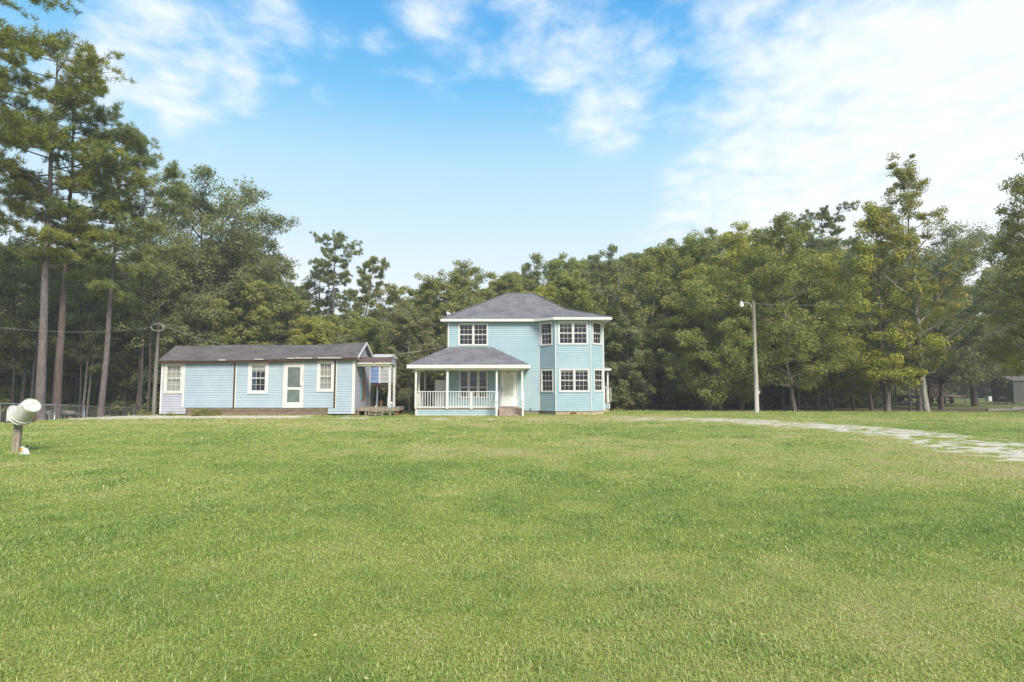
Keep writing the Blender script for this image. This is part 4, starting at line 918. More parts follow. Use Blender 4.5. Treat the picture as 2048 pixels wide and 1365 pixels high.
# ------------------------------------------------------------------ mailbox and bucket
def mailbox():
    Y = 14.2; X = PX(40.5, Y); g = gzf(X, Y); zt = g + .80
    t = thing('mailbox', 'weathered wooden mailbox post with a rounded metal mailbox', 'mailbox', (X, Y, g))
    m = MB(); m.box(-.072, .072, -.06, .06, -.15, .76); m.prism([(-.072, .76), (.072, .76), (.05, .80), (-.06, .795)], 'y', -.06, .06)
    R = Matrix.Translation((X, Y, g)) @ Matrix.Rotation(math.radians(20), 4, 'Z') @ Matrix.Rotation(math.radians(1.5), 4, 'Y')
    m.v = [tuple(R @ Vector(v)) for v in m.v]; m.build('post', M['wood'], t)
    # mailbox: arched, opening faces the lawn; set back to the left of the post
    c = P(22, 843, Y + .02); RB = Matrix.Translation((c.x, c.y, c.z)) @ Matrix.Rotation(math.radians(-12), 4, 'Z')
    w2, h, L_ = .135, .22, .50; prof = [(-w2, 0), (-w2, h)] + [(-w2 * math.cos(k * math.pi / 14), h + w2 * 1.25 * math.sin(k * math.pi / 14)) for k in range(1, 14)] + [(w2, h), (w2, 0)]
    m = MB(); n = len(prof)
    for k in range(n):
        k2 = (k + 1) % n; m.face([RB @ Vector((prof[k][0], 0, prof[k][1])), RB @ Vector((prof[k][0], L_, prof[k][1])), RB @ Vector((prof[k2][0], L_, prof[k2][1])), RB @ Vector((prof[k2][0], 0, prof[k2][1]))])
    m.face([RB @ Vector((p[0], L_, p[1])) for p in prof]); bx = m.build('box', M['rustm'], t)
    m = MB(); m.face([RB @ Vector((p[0] * 1.03, -.012, p[1] * 1.0)) for p in prof])
    for k in range(n): k2 = (k + 1) % n; m.face([RB @ Vector((prof[k][0] * 1.04, -.012, prof[k][1] * 1.02)), RB @ Vector((prof[k][0] * 1.04, .03, prof[k][1] * 1.02)), RB @ Vector((prof[k2][0] * 1.04, .03, prof[k2][1] * 1.02)), RB @ Vector((prof[k2][0] * 1.04, -.012, prof[k2][1] * 1.02))])
    dr = m.build('door', M['oldwhite'], t)
    m = MB(); c0 = RB @ Vector((-.08, -.02, .13)); c1 = RB @ Vector((.08, -.02, .25)); m.tube([c0, c1], .014, 6); m.build('latch', M['rustm'], dr)
    m = MB(); b = RB @ Vector((0, 0, -.02)); M4 = RB
    cs = [M4 @ Vector(v) for v in ((-.12, .02, -.045), (.12, .02, -.045), (.12, .5, -.045), (-.12, .5, -.045), (-.12, .02, -.005), (.12, .02, -.005), (.12, .5, -.005), (-.12, .5, -.005))]
    m.v = [tuple(v) for v in cs]; m.f = [(0, 3, 2, 1), (4, 5, 6, 7), (0, 1, 5, 4), (1, 2, 6, 5), (2, 3, 7, 6), (3, 0, 4, 7)]; m.m = [0] * 6
    a = M4 @ Vector((0, .1, -.05)); q = Vector((X, Y, g + .60)); m.tube([a, q], .03, 6); m.build('support_board', M['wood'], t)
    # upturned bucket pushed over the post
    A = P(38.5, 834, Y - .10); B = P(64.5, 810.5, Y - .27); ax = (B - A).normalized(); L_ = (B - A).length
    tb = thing('bucket', 'white plastic bucket tipped upside down over the mailbox post', 'bucket', (A.x, A.y, A.z))
    m = MB(); e1 = ax.cross(Vector((0, 1, 0))).normalized(); e2 = ax.cross(e1); n = 36
    pr = [(0.0, .236), (.0, .252), (.02, .256), (.035, .242), (.05, .236), (.085, .232), (.09, .244), (.11, .245), (.118, .229), (.30, .208), (L_ - .01, .191), (L_, .183), (L_ - .004, .166), (L_ - .012, .160), (L_ - .012, .0)]
    ring = lambda d, r: [A + ax * d + (e1 * math.cos(k * 2 * math.pi / n) + e2 * math.sin(k * 2 * math.pi / n)) * max(r, .001) for k in range(n)]
    rings = [ring(d, r) for d, r in pr]; rin = [ring(d, r) for d, r in ((0.0, .230), (L_ - .03, .178), (L_ - .03, .0))]
    for rs in (rings, list(reversed(rin))):
        for r in range(len(rs) - 1):
            for k in range(n): k2 = (k + 1) % n; m.face([rs[r][k], rs[r][k2], rs[r + 1][k2], rs[r + 1][k]])
    for k in range(n): k2 = (k + 1) % n; m.face([rings[0][k2], rings[0][k], rin[0][k], rin[0][k2]])
    m.build('shell', M['bucket'], tb)
    m = MB(); pts = [A + ax * (.06 + .10 * math.sin(k * math.pi / 12)) + (e1 * math.cos(math.pi * k / 12 + 2.5) + e2 * math.sin(math.pi * k / 12 + 2.5)) * (.252) for k in range(13)]; m.tube(pts, .005, 5); m.build('wire_handle', M['greymetal'], tb)
    # scrap jug at the foot
    X2, Y2 = PX(58, 14.0), 14.0; g2 = gzf(X2, Y2)
    s = thing('plastic_jug', 'broken white plastic jug with an amber label beside the mailbox post', 'jug', (X2, Y2, g2))
    m = MB(); m.prism([(-.10, 0.0), (.12, .0), (.055, .07), (.035, .16), (.06, .20), (-.08, .19), (-.06, .12)], 'y', -.05, .05)
    Rj = Matrix.Translation((X2, Y2, g2)) @ Matrix.Rotation(math.radians(-15), 4, 'Z'); m.v = [tuple(Rj @ Vector((v[0], v[1] * (1.2 - 2.0 * abs(v[2] - .1)), v[2]))) for v in m.v]; m.build('body', M['white'], s)
    m = MB(); m.box(-.055, .0, -.07, -.062, .08, .17); m.v = [tuple(Rj @ Vector(v)) for v in m.v]; m.build('label_patch', M['amber'], s)
    m = MB(); m.tube([Rj @ Vector((.05, 0, .19)), Rj @ Vector((.09, 0, .22)), Rj @ Vector((.14, -.02, .21))], [.022, .02, .012], 8); m.build('cap', M['black'], s)
mailbox()

# ------------------------------------------------------------------ far right: trailers, grill, shed
def wheel(parent, x, y, z, r=.34, wd=.18):
    m = MB(); n = 20; pr = [(-wd / 2, r * .6), (-wd / 2, r * .94), (-wd / 3, r), (wd / 3, r), (wd / 2, r * .94), (wd / 2, r * .6)]
    rg = [[(x + d, y + math.cos(k * 2 * math.pi / n) * q, z + math.sin(k * 2 * math.pi / n) * q) for k in range(n)] for d, q in pr]
    for a in range(len(rg) - 1):
        for k in range(n): k2 = (k + 1) % n; m.face([rg[a][k], rg[a][k2], rg[a + 1][k2], rg[a + 1][k]])
    o = m.build('tyre', M['rubber'], parent, smooth=True)
    m = MB(); m.tube([(x - wd * .35, y, z), (x + wd * .35, y, z)], r * .62, 16); m.build('rim', M['greymetal'], o)
def trailer(pxc, Y, label, L_=4.4, loaded=True):
    X = PX(pxc, Y); g = gzf(X, Y); z = g + .78
    t = thing('flat_trailer', label, 'trailer', (X, Y, g), 'flat trailers parked under the trees')
    m = MB(); m.box(X - L_ / 2, X + L_ / 2, Y - .9, Y - .82, z - .12, z); m.box(X - L_ / 2, X + L_ / 2, Y + .82, Y + .9, z - .12, z)
    for k in range(8): x = X - L_ / 2 + k * (L_ - .08) / 7; m.box(x, x + .08, Y - .82, Y + .82, z - .11, z - .01)
    m.tube([(X + L_ / 2, Y - .5, z - .06), (X + L_ / 2 + 1.3, Y, z + .05)], .05, 6); m.tube([(X + L_ / 2, Y + .5, z - .06), (X + L_ / 2 + 1.3, Y, z + .05)], .05, 6)
    m.tube([(X + L_ / 2 + 1.1, Y, g), (X + L_ / 2 + 1.1, Y, z + .3)], .035, 6); m.build('frame', M['darkb'], t)
    m = MB(); m.box(X - L_ / 2 + .02, X + L_ / 2, Y - .8, Y + .8, z + .002, z + .05); m.build('deck', M['poleg'], t)
    m = MB(); m.box(X - .6, X - .5, Y - .95, Y + .95, g + .32, g + .40); m.box(X + .35, X + .45, Y - .95, Y + .95, g + .32, g + .40); m.box(X - 1.1, X + .9, Y - 1.12, Y - .92, z + .06, z + .1); m.build('axle', M['black'], t)
    for dx in (-.55, .4): 
        for sy in (-1.02, 1.02): wheel(t, X + dx, Y + sy, g + .34)
    if loaded:
        r2 = random.Random(int(pxc)); 
        for k in range(6):
            a = MB(); x = X - L_ / 2 + .3 + r2.random() * .5; y = Y - .7 + k * .25; h = z + .055 + r2.random() * .02
            a.box(x, x + 2.6 + r2.random() * 1.5, y, y + .18, h, h + .06 + r2.random() * .1)
            a.box(x + .2, x + 2.2, y + .02, y + .14, h + .17, h + .22)
            tag(a.build('plank', M['skirt'] if k % 2 else M['poleg'], None), 'weathered plank in the load on the ' + ('dark cage' if pxc > 1850 else 'timber') + ' trailer', 'plank', 'planks on the trailer ' + ('near the oak' if pxc > 1850 else 'behind the pale trunk'))
    return X, Y, z, t
X_, Y_, Z_, T_ = trailer(1882, 70, 'dark flat trailer with a rusty cage, left of the wide oak', 3.4)
m = MB()
for k in range(6): m.box(X_ - 1.3 + k * .5, X_ - 1.26 + k * .5, Y_ + .78, Y_ + .82, Z_ + .05, Z_ + 1.0)
m.box(X_ - 1.3, X_ + 1.25, Y_ + .775, Y_ + .825, Z_ + .97, Z_ + 1.02); m.box(X_ - 1.3, X_ + 1.25, Y_ + .776, Y_ + .824, Z_ + .5, Z_ + .54); m.build('cage', M['rustm'], T_)
trailer(1800, 68, 'flat trailer loaded with grey timber behind the pale trunk', 3.0)
def shed():
    Y = 66; x0 = PX(2026, Y); x1 = x0 + 5.0; g = gzf(x0, Y); z1 = PZ(762, Y)
    t = thing('garden_shed', 'low grey boarded shed at the picture edge', 'shed', (x0 + 2, Y + 1.5, g))
    w_ = W(x0, Y, x1, Y); a = MB(); siding(a, w_, 0, w_.len, g + .22, z1, (), .2, M['shed'], M['gap']); wl = W(x0, Y + 3, x0, Y); siding(a, wl, 0, 3, g + .22, z1, (), .2, M['shed'], M['gap']); a.build('wall', None, t)
    a = MB()
    for k in range(4): a.box(x0 + .1 + k * 1.5, x0 + .4 + k * 1.5, Y + .15, Y + .45, g - .1, g + .22)
    a.build('block_pier', M['block2'], t)
    a = MB(); zr = z1 + .55; roofface(a, [(x0 - .2, Y - .2, z1), (x1, Y - .2, z1), (x1, Y + 1.5, zr), (x0 - .2, Y + 1.5, zr)], M['shingle_old']); roofface(a, [(x1, Y + 3.2, z1), (x0 - .2, Y + 3.2, z1), (x0 - .2, Y + 1.5, zr), (x1, Y + 1.5, zr)], M['shingle_old'])
    a.face([(x0, Y, z1), (x0, Y + 1.5, zr - .05), (x0, Y + 3, z1)], M['shed']); a.build('roof', None, t)
shed()
def grill():
    Y = 64; X = PX(1999, Y); g = gzf(X, Y); t = thing('barbecue_grill', 'barbecue grill with a grey lid beside the grey shed', 'barbecue', (X, Y, g))
    m = MB()
    for (x, y) in ((-.45, -.25), (.45, -.25), (-.45, .25), (.45, .25)): m.box(X + x - .025, X + x + .025, Y + y - .025, Y + y + .025, g, g + .75)
    m.box(X - .45, X + .45, Y - .25, Y + .25, g + .2, g + .24); m.build('cart', M['black'], t)
    m = MB(); m.box(X - .38, X + .38, Y - .26, Y + .26, g + .75, g + .92); m.box(X - .72, X - .40, Y - .22, Y + .22, g + .84, g + .88); m.box(X + .40, X + .72, Y - .22, Y + .22, g + .84, g + .88); m.build('firebox', M['black'], t)
    m = MB(); n = 9; pf = [(-.26, g + .925)] + [(-.27 * math.cos(k * math.pi / n), g + .93 + .27 * math.sin(k * math.pi / n)) for k in range(n + 1)] + [(.26, g + .925)]; m.prism(pf, 'x', X - .38, X + .38); l_ = m.build('lid', M['greymetal'], t)
    m = MB(); m.tube([(X - .25, Y - .31, g + 1.05), (X + .25, Y - .31, g + 1.05)], .015, 6); m.build('handle', M['black'], l_)
grill()
def small_right():
    Y = 80; X = PX(1978, Y); g = gzf(X, Y); t = thing('storage_box', 'pale square box on the grass between the oak and the shed', 'box', (X, Y, g))
    m = MB(); m.box(X - .42, X + .42, Y - .3, Y + .3, g, g + .55); m.build('body', M['oldwhite'], t); m = MB(); m.box(X - .45, X + .45, Y - .33, Y + .33, g + .552, g + .62); m.build('lid', M['oldwhite'], t)
    Y = 38.0; X = PX(1838, Y); g = gzf(X, Y)
    m = MB(); m.tube([(X, Y, g - .2), (X - .01, Y, g + .5), (X + .03, Y, PZ(796, Y)), (X + .05, Y, PZ(792, Y))], [.13, .12, .11, .05], 12); tag(m.build('tree_stump', BM['grey'], None, smooth=True), 'broken grey stump just left of the pale tree trunk', 'stump')
    # pale rubble heap
    r3 = random.Random(8); m = MB()
    for k in range(26):
        x = PX(1812, 66) + r3.gauss(0, .8); y = 66 + r3.gauss(0, .4); z = gzf(x, y) + max(0, .35 - abs(x - PX(1812, 66)) * .2) * r3.random(); s = r3.uniform(.08, .22)
        m.box(-s, s, -s * .7, s * .7, -s * .5, s * .5, None, Matrix.Translation((x, y, z)) @ Matrix.Rotation(r3.random() * 3, 4, 'Z') @ Matrix.Rotation(r3.random(), 4, 'X'))
    o = m.build('rubble', M['gravelm'], None); o['kind'] = 'stuff'; tag(o, 'low heap of pale rubble beneath the loaded timber trailer', 'rubble')
    for i, (px, Y, L_, lab) in enumerate(((2010, 47, 3.2, 'long pale log lying at the lawn edge below the shed'), (2040, 50, 1.8, 'short log lying at the lawn edge near the picture edge'), (1610, 55, 4.5, 'pale fallen trunk lying in the wood behind the light pole'), (395, 0, 0, ''))):
        if L_ == 0: continue
        X = PX(px, Y); g = gzf(X, Y); m = MB(); m.tube([(X - L_ / 2, Y, g + .12), (X, Y + .2, g + .16), (X + L_ / 2, Y + .3, g + .12)], [.13, .12, .09], 9); tag(m.build('fallen_log', M['poleg'], None, smooth=True), lab, 'log', 'fallen logs')
    # pale object behind the fence
    Y = 33; X = PX(126, Y); g = gzf(X, Y); m = MB(); m.tube([(X - 1.1, Y + .3, PZ(827, Y)), (X - .6, Y + .2, PZ(826, Y)), (X + .5, Y, PZ(826.5, Y)), (X + .9, Y, PZ(827.5, Y))], [.12, .16, .15, .11], 9)
    for q_ in (-.7, .5): m.box(X + q_ - .05, X + q_ + .05, Y, Y + .2, g - .1, PZ(829, Y))
    tag(m.build('covered_bundle', M['poleg'], None, smooth=True), 'pale long bundle on short legs behind the wire fence', 'bundle')
small_right()

# ------------------------------------------------------------------ grass blades
def blade_mat():
    m = bpy.data.materials.new('grass_blades'); m.use_nodes = True; t = m.node_tree; t.nodes.clear()
    a = nd(t, 'ShaderNodeAttribute', attribute_name='tint').outputs['Fac']
    c = ramp(t, a, [(0.0, (.205, .30, .070)), (.25, (.29, .39, .088)), (.5, (.41, .48, .12)), (.72, (.49, .49, .19)), (.88, (.56, .49, .26)), (1.0, (.64, .57, .36))])
    d = nd(t, 'ShaderNodeBsdfDiffuse'); t.links.new(c, d.inputs[0])
    tl = nd(t, 'ShaderNodeBsdfTranslucent'); t.links.new(c, tl.inputs[0])
    mx = nd(t, 'ShaderNodeMixShader'); mx.inputs[0].default_value = .35; t.links.new(d.outputs[0], mx.inputs[1]); t.links.new(tl.outputs[0], mx.inputs[2])
    g = nd(t, 'ShaderNodeBsdfGlossy'); g.inputs['Roughness'].default_value = .45; g.inputs[0].default_value = (.8, .85, .8, 1)
    m2 = nd(t, 'ShaderNodeMixShader'); m2.inputs[0].default_value = .05; t.links.new(mx.outputs[0], m2.inputs[1]); t.links.new(g.outputs[0], m2.inputs[2])
    o = nd(t, 'ShaderNodeOutputMaterial'); t.links.new(m2.outputs[0], o.inputs[0]); return m
def make_grass():
    rng = np.random.RandomState(3)
    VV = []; FF = []; TT = []; off = 0
    # (ymin, ymax, per m2, height, width)
    bands = [(2.6, 5.5, 8500, .033, .0036), (5.5, 9, 4600, .035, .0052), (9, 16, 1900, .036, .0085), (16, 25, 1000, .036, .015), (25, 37.5, 380, .036, .026)]
    for (y0, y1, dens, h, wd) in bands:
        xmax = lambda y: y * .93 + 1.6
        area = 2 * xmax(y1) * (y1 - y0); n = int(area * dens)
        X = rng.uniform(-xmax(y1), xmax(y1), n); Y = rng.uniform(y0, y1, n)
        k = (np.abs(X) < xmax(Y)) & (Y < edge(X) + .1) & (rng.rand(n) > drive_cov(X, Y) * .93)
        # keep footprints of the houses clear
        k &= ~((X > -19.4) & (X < -8.3) & (Y > 31.5)) & ~((X > -5.4) & (X < 5.5) & (Y > 32.0))
        # clumpy turf
        cl = fbm(X * 6, Y * 6, 2); k &= rng.rand(n) < (.12 + 1.6 * cl)
        X = X[k]; Y = Y[k]; cl = cl[k]; n = len(X); Z = gz(X, Y)
        clp = fbm(X * 3.1 + 9, Y * 3.1, 3)
        hh = h * (.45 + .9 * rng.rand(n)) * (.55 + .95 * clp) ; long_ = rng.rand(n) < .012; hh = np.where(long_, hh * 1.7, hh)
        az = rng.uniform(0, 2 * np.pi, n) + fbm(X * 2, Y * 2, 1) * 4; lean = rng.uniform(.5, 1.45, n) 
        ww = wd * (.6 + .8 * rng.rand(n))
        weed = sstep((fbm(X * 1.9 + 31, Y * 1.9 + 7, 2) - .60) / .08) * (rng.rand(n) < .7); thin = sstep((fbm(X * 1.1 + 71, Y * 1.1 + 17, 3) - .57) / .08)
        ww = ww * (1 + .5 * weed); hh = hh * (1 + .12 * weed) * (1 - .3 * thin)
        flatb = rng.rand(n) < .42; lean = np.where(flatb, rng.uniform(1.15, 1.5, n), lean); hh = np.where(flatb, hh * 1.35, hh)
        dx = np.cos(az); dy = np.sin(az); sx = -dy; sy = dx
        p0 = np.stack([X, Y, Z - .004], -1); S = np.stack([sx, sy, 0 * sx], -1) * ww[:, None] * .5
        d1 = np.stack([dx * np.sin(lean * .5), dy * np.sin(lean * .5), np.cos(lean * .5)], -1) * (hh * .55)[:, None]
        d2 = np.stack([dx * np.sin(lean * 1.35), dy * np.sin(lean * 1.35), np.cos(lean * 1.35)], -1) * (hh * .55)[:, None]
        a = p0 - S; b = p0 + S; c = p0 + d1 + S * .8; d = p0 + d1 - S * .8; e = p0 + d1 + d2
        V = np.stack([a, b, c, d, e], 1).reshape(-1, 3)
        i = np.arange(n)[:, None] * 5 + off
        f = np.concatenate([i + [0, 1, 2], i + [0, 2, 3], i + [3, 2, 4]], 1).reshape(-1, 3)
        dry = dry_at(X, Y); t = dry * .62 + (rng.rand(n) - .5) * .56 + (clp - .5) * -.5 + .07 - .10 * weed + .22 * thin
        t = np.where(rng.rand(n) < .05 + .13 * dry, rng.uniform(.6, .95, n), t)
        VV.append(V); FF.append(f); TT.append(np.repeat(np.clip(t, 0, 1), 3)); off += 5 * n
    # unmown fringe along walls, posts and the wood edge
    segs = [((-19.2, 31.45), (-17.9, 31.45), 260, .10), ((-17.6, 31.45), (-10.2, 31.45), 900, .09), ((-10.2, 31.5), (-8.4, 31.5), 220, .07), ((-5.3, 31.8), (-.8, 31.8), 700, .05), ((.75, 33.45), (1.6, 33.45), 150, .06), ((2.5, 32.6), (4.5, 32.6), 300, .06),
            ((-12.42, 14.15), (-12.1, 14.15), 160, .10), ((-12.3, 14.3), (-11.8, 14.1), 130, .08), ((15.0, 34.9), (15.2, 34.9), 80, .10)]
    xs = np.linspace(-23, 45, 60)
    for x0, x1 in zip(xs[:-1], xs[1:]): segs.append(((x0, float(edge(x0)) + .1), (x1, float(edge(x1)) + .1), 90, .085))
    for (p, q, n, h) in segs:
        t_ = rng.rand(n); X = p[0] + (q[0] - p[0]) * t_ + rng.normal(size=n) * .05; Y = p[1] + (q[1] - p[1]) * t_ + rng.normal(size=n) * .10
        Z = gz(X, Y); hh = h * rng.uniform(.4, 1.5, n); az = rng.uniform(0, 6.28, n); le = rng.uniform(.1, .8, n); wd = (.022 if Y.mean() > 20 else .008)
        dx = np.cos(az); dy = np.sin(az); p0 = np.stack([X, Y, Z - .01], -1); S = np.stack([-dy, dx, 0 * dx], -1) * wd * .5
        d1 = np.stack([dx * np.sin(le * .5), dy * np.sin(le * .5), np.cos(le * .5)], -1) * (hh * .55)[:, None]; d2 = np.stack([dx * np.sin(le * 1.4), dy * np.sin(le * 1.4), np.cos(le * 1.4)], -1) * (hh * .5)[:, None]
        VV.append(np.stack([p0 - S, p0 + S, p0 + d1 + S * .8, p0 + d1 - S * .8, p0 + d1 + d2], 1).reshape(-1, 3))
        i = np.arange(n)[:, None] * 5 + off; FF.append(np.concatenate([i + [0, 1, 2], i + [0, 2, 3], i + [3, 2, 4]], 1).reshape(-1, 3)); off += 5 * n
        TT.append(np.repeat(np.clip(rng.normal(.42, .22, n), 0, 1), 3))
    # fallen leaves
    n = 200; Y = rng.uniform(3.2, 30, n); X = rng.uniform(-1, 1, n) * (Y * .9); Z = gz(X, Y) + .03; az = rng.uniform(0, 6.28, n); sz = rng.uniform(.008, .016, n) * (1 + Y / 30)
    a_ = np.stack([np.cos(az) * sz, np.sin(az) * sz, rng.normal(size=n) * .3 * sz], -1); b_ = np.stack([-np.sin(az) * sz * .6, np.cos(az) * sz * .6, rng.normal(size=n) * .3 * sz], -1); p0 = np.stack([X, Y, Z], -1)
    VV.append(np.stack([p0 - a_, p0 + b_, p0 + a_, p0 - b_, p0], 1).reshape(-1, 3)); i = np.arange(n)[:, None] * 5 + off; FF.append(np.concatenate([i + [0, 1, 2], i + [0, 2, 3]], 1).reshape(-1, 3)); off += 5 * n
    TT.append(np.repeat(rng.uniform(.7, .9, n), 2))
    V = np.concatenate(VV); Fa = np.concatenate(FF); T = np.concatenate(TT)
    print('grass tris', len(Fa))
    o = npmesh('grass', V, Fa, blade_mat(), {'tint': ('FACE', T)}, tri=True)
    o['kind'] = 'stuff'; tag(o, 'short mown lawn grass, green with dry yellow patches', 'grass')
make_grass()

# ------------------------------------------------------------------ trees
class TB:       # trunk and limb builder, plain numpy rings
    def __init__(s): s.V = []; s.F = []; s.n = 0
    def tube(s, pts, rad, k=6):
        pts = np.asarray(pts, float); rad = np.asarray(rad, float); m = len(pts)
        d = np.gradient(pts, axis=0); d /= np.linalg.norm(d, axis=1)[:, None] + 1e-9
        up = np.where(np.abs(d[:, 2:3]) < .9, np.array([[0, 0, 1.]]), np.array([[1., 0, 0]]))
        a = np.cross(d, up); a /= np.linalg.norm(a, axis=1)[:, None]; b = np.cross(d, a)
        t = np.linspace(0, 2 * np.pi, k, endpoint=False)
        R = pts[:, None, :] + (a[:, None, :] * np.cos(t)[None, :, None] + b[:, None, :] * np.sin(t)[None, :, None]) * rad[:, None, None]
        i = np.arange(m * k).reshape(m, k) + s.n; j = np.roll(i, -1, 1)
        s.V.append(R.reshape(-1, 3)); s.F.append(np.stack([i[:-1], j[:-1], j[1:], i[1:]], -1).reshape(-1, 4)); s.n += m * k
    def get(s): return np.concatenate(s.V), np.concatenate(s.F)

def leaves(rng, C, R, n_per, size, flat=.7, aspect=.6):
    """quads scattered in a puff round every centre C (n,3) of radius R (n)"""
    m = len(C); tot = m * n_per
    d = rng.normal(size=(tot, 3)); d /= np.linalg.norm(d, axis=1)[:, None]; d *= (rng.rand(tot) ** .45)[:, None]
    d[:, 2] *= flat
    Rr = np.repeat(R, n_per)
    p = np.repeat(C, n_per, 0) + d * Rr[:, None]
    nrm = d * .8 + rng.normal(size=(tot, 3)) * .55 + [0, 0, .45]; nrm /= np.linalg.norm(nrm, axis=1)[:, None]
    a = np.cross(nrm, rng.normal(size=(tot, 3))); a /= np.linalg.norm(a, axis=1)[:, None]; b = np.cross(nrm, a)
    s = size * rng.uniform(.6, 1.3, tot)[:, None]
    q = np.stack([p - a * s * .6, p + b * s * aspect * .5, p + a * s * .6 - nrm * s * .15, p - b * s * aspect * .5], 1)
    tint = np.repeat(rng.rand(m), n_per) * .55 + rng.rand(tot) * .45
    return q, tint

def broad_tree(h, cb, R, seed, leafmat, barkmat, trunk_r=None, dens=1.0, lean=(0, 0), size=.15, clusters=None, name='broadleaf_tree', shape='round', puff=None):
    """returns root empty at the tree's base, local coordinates; h height, cb crown base height, R crown radius"""
    rng = np.random.RandomState(seed)
    ch = h - cb; tr = trunk_r or h * .013 + .05
    tb = TB(); zt = np.linspace(0, 1, 12)
    wob = np.cumsum(rng.normal(size=(12, 2)) * .018 * h, 0) * .35; wob -= wob[0]
    ax = np.stack([wob[:, 0] + lean[0] * zt, wob[:, 1] + lean[1] * zt, zt * h * .86 - .25 * (zt == 0)], -1)
    rr = tr * .82 * (1 - zt * .9) ** .9; rr[0] *= 1.25; tb.tube(ax, rr, 9)
    def axis(z): t = np.clip(z / (h * .93), 0, 1); return np.array([np.interp(t, zt, ax[:, 0]), np.interp(t, zt, ax[:, 1]), z])
    def prof(t):
        if shape == 'round': return R * np.sqrt(np.clip(1 - (np.abs(t - .42) / np.where(t < .42, .56, .62)) ** 2.3, .04, 1))
        if shape == 'ovate': return R * np.clip(1 - (np.abs(t - .28) / np.where(t < .28, .5, .74)) ** 1.5, .06, 1) ** .8
        if shape == 'cone': return R * (.25 + .75 * np.clip(t / .25, 0, 1)) * (1 - t) ** .75 + .25
        if shape == 'spire': return R * (np.clip(t / .2, .3, 1)) * np.where(t < .5, 1, np.maximum(1 - (t - .5) * 1.7, .16))
        return R
    nl = int(18 + ch * 1.6); C = []; S = []
    ga = rng.rand() * 6
    for i in range(nl):
        t = (i + rng.rand()) / nl; az = ga + i * 2.4 + rng.normal() * .3
        rad = prof(t) * rng.uniform(.72, 1.08)
        z1 = cb + ch * t; z0 = max(cb * .8, z1 - rad * rng.uniform(.35, .8) - ch * .04); z0 = min(z0, h * .88)
        p0 = axis(z0); p3 = axis(z1) + [np.cos(az) * rad, np.sin(az) * rad, 0]
        p1 = p0 + (p3 - p0) * .35 + [0, 0, -.05 * rad]; p2 = p0 + (p3 - p0) * .7 + rng.normal(size=3) * .15
        r0 = tr * .42 * (1 - t * .6)
        tb.tube([p0, p1, p2, p3], [r0, r0 * .7, r0 * .4, r0 * .15], 5)
        nb = max(2, int(3 + rad * 1.5)) if clusters is None else clusters
        for k in range(nb):
            s = rng.uniform(.35, 1.0); q = p0 + (p3 - p0) * s
            off = rng.normal(size=3); off /= np.linalg.norm(off); off[2] = off[2] * .6 + .15
            e = q + off * rad * rng.uniform(.12, .42)
            tb.tube([q, (q + e) / 2 + [0, 0, .06], e], [r0 * .3, r0 * .2, .01], 3)
            C.append(e); S.append((puff or .62) * rng.uniform(.55, 1.25) * (R / 4) ** .5)
        C.append(p3); S.append((puff or .62) * rng.uniform(.5, 1.0) * (R / 4) ** .5)
    # leader tuft
    for k in range(14): C.append(axis(h * .88) + rng.normal(size=3) * [.16 * R, .16 * R, .05 * h]); S.append(.5)
    C = np.array(C); S = np.array(S)
    npp = int(125 * dens)
    q, tint = leaves(rng, C, S, npp, size)
    return tb, q, tint

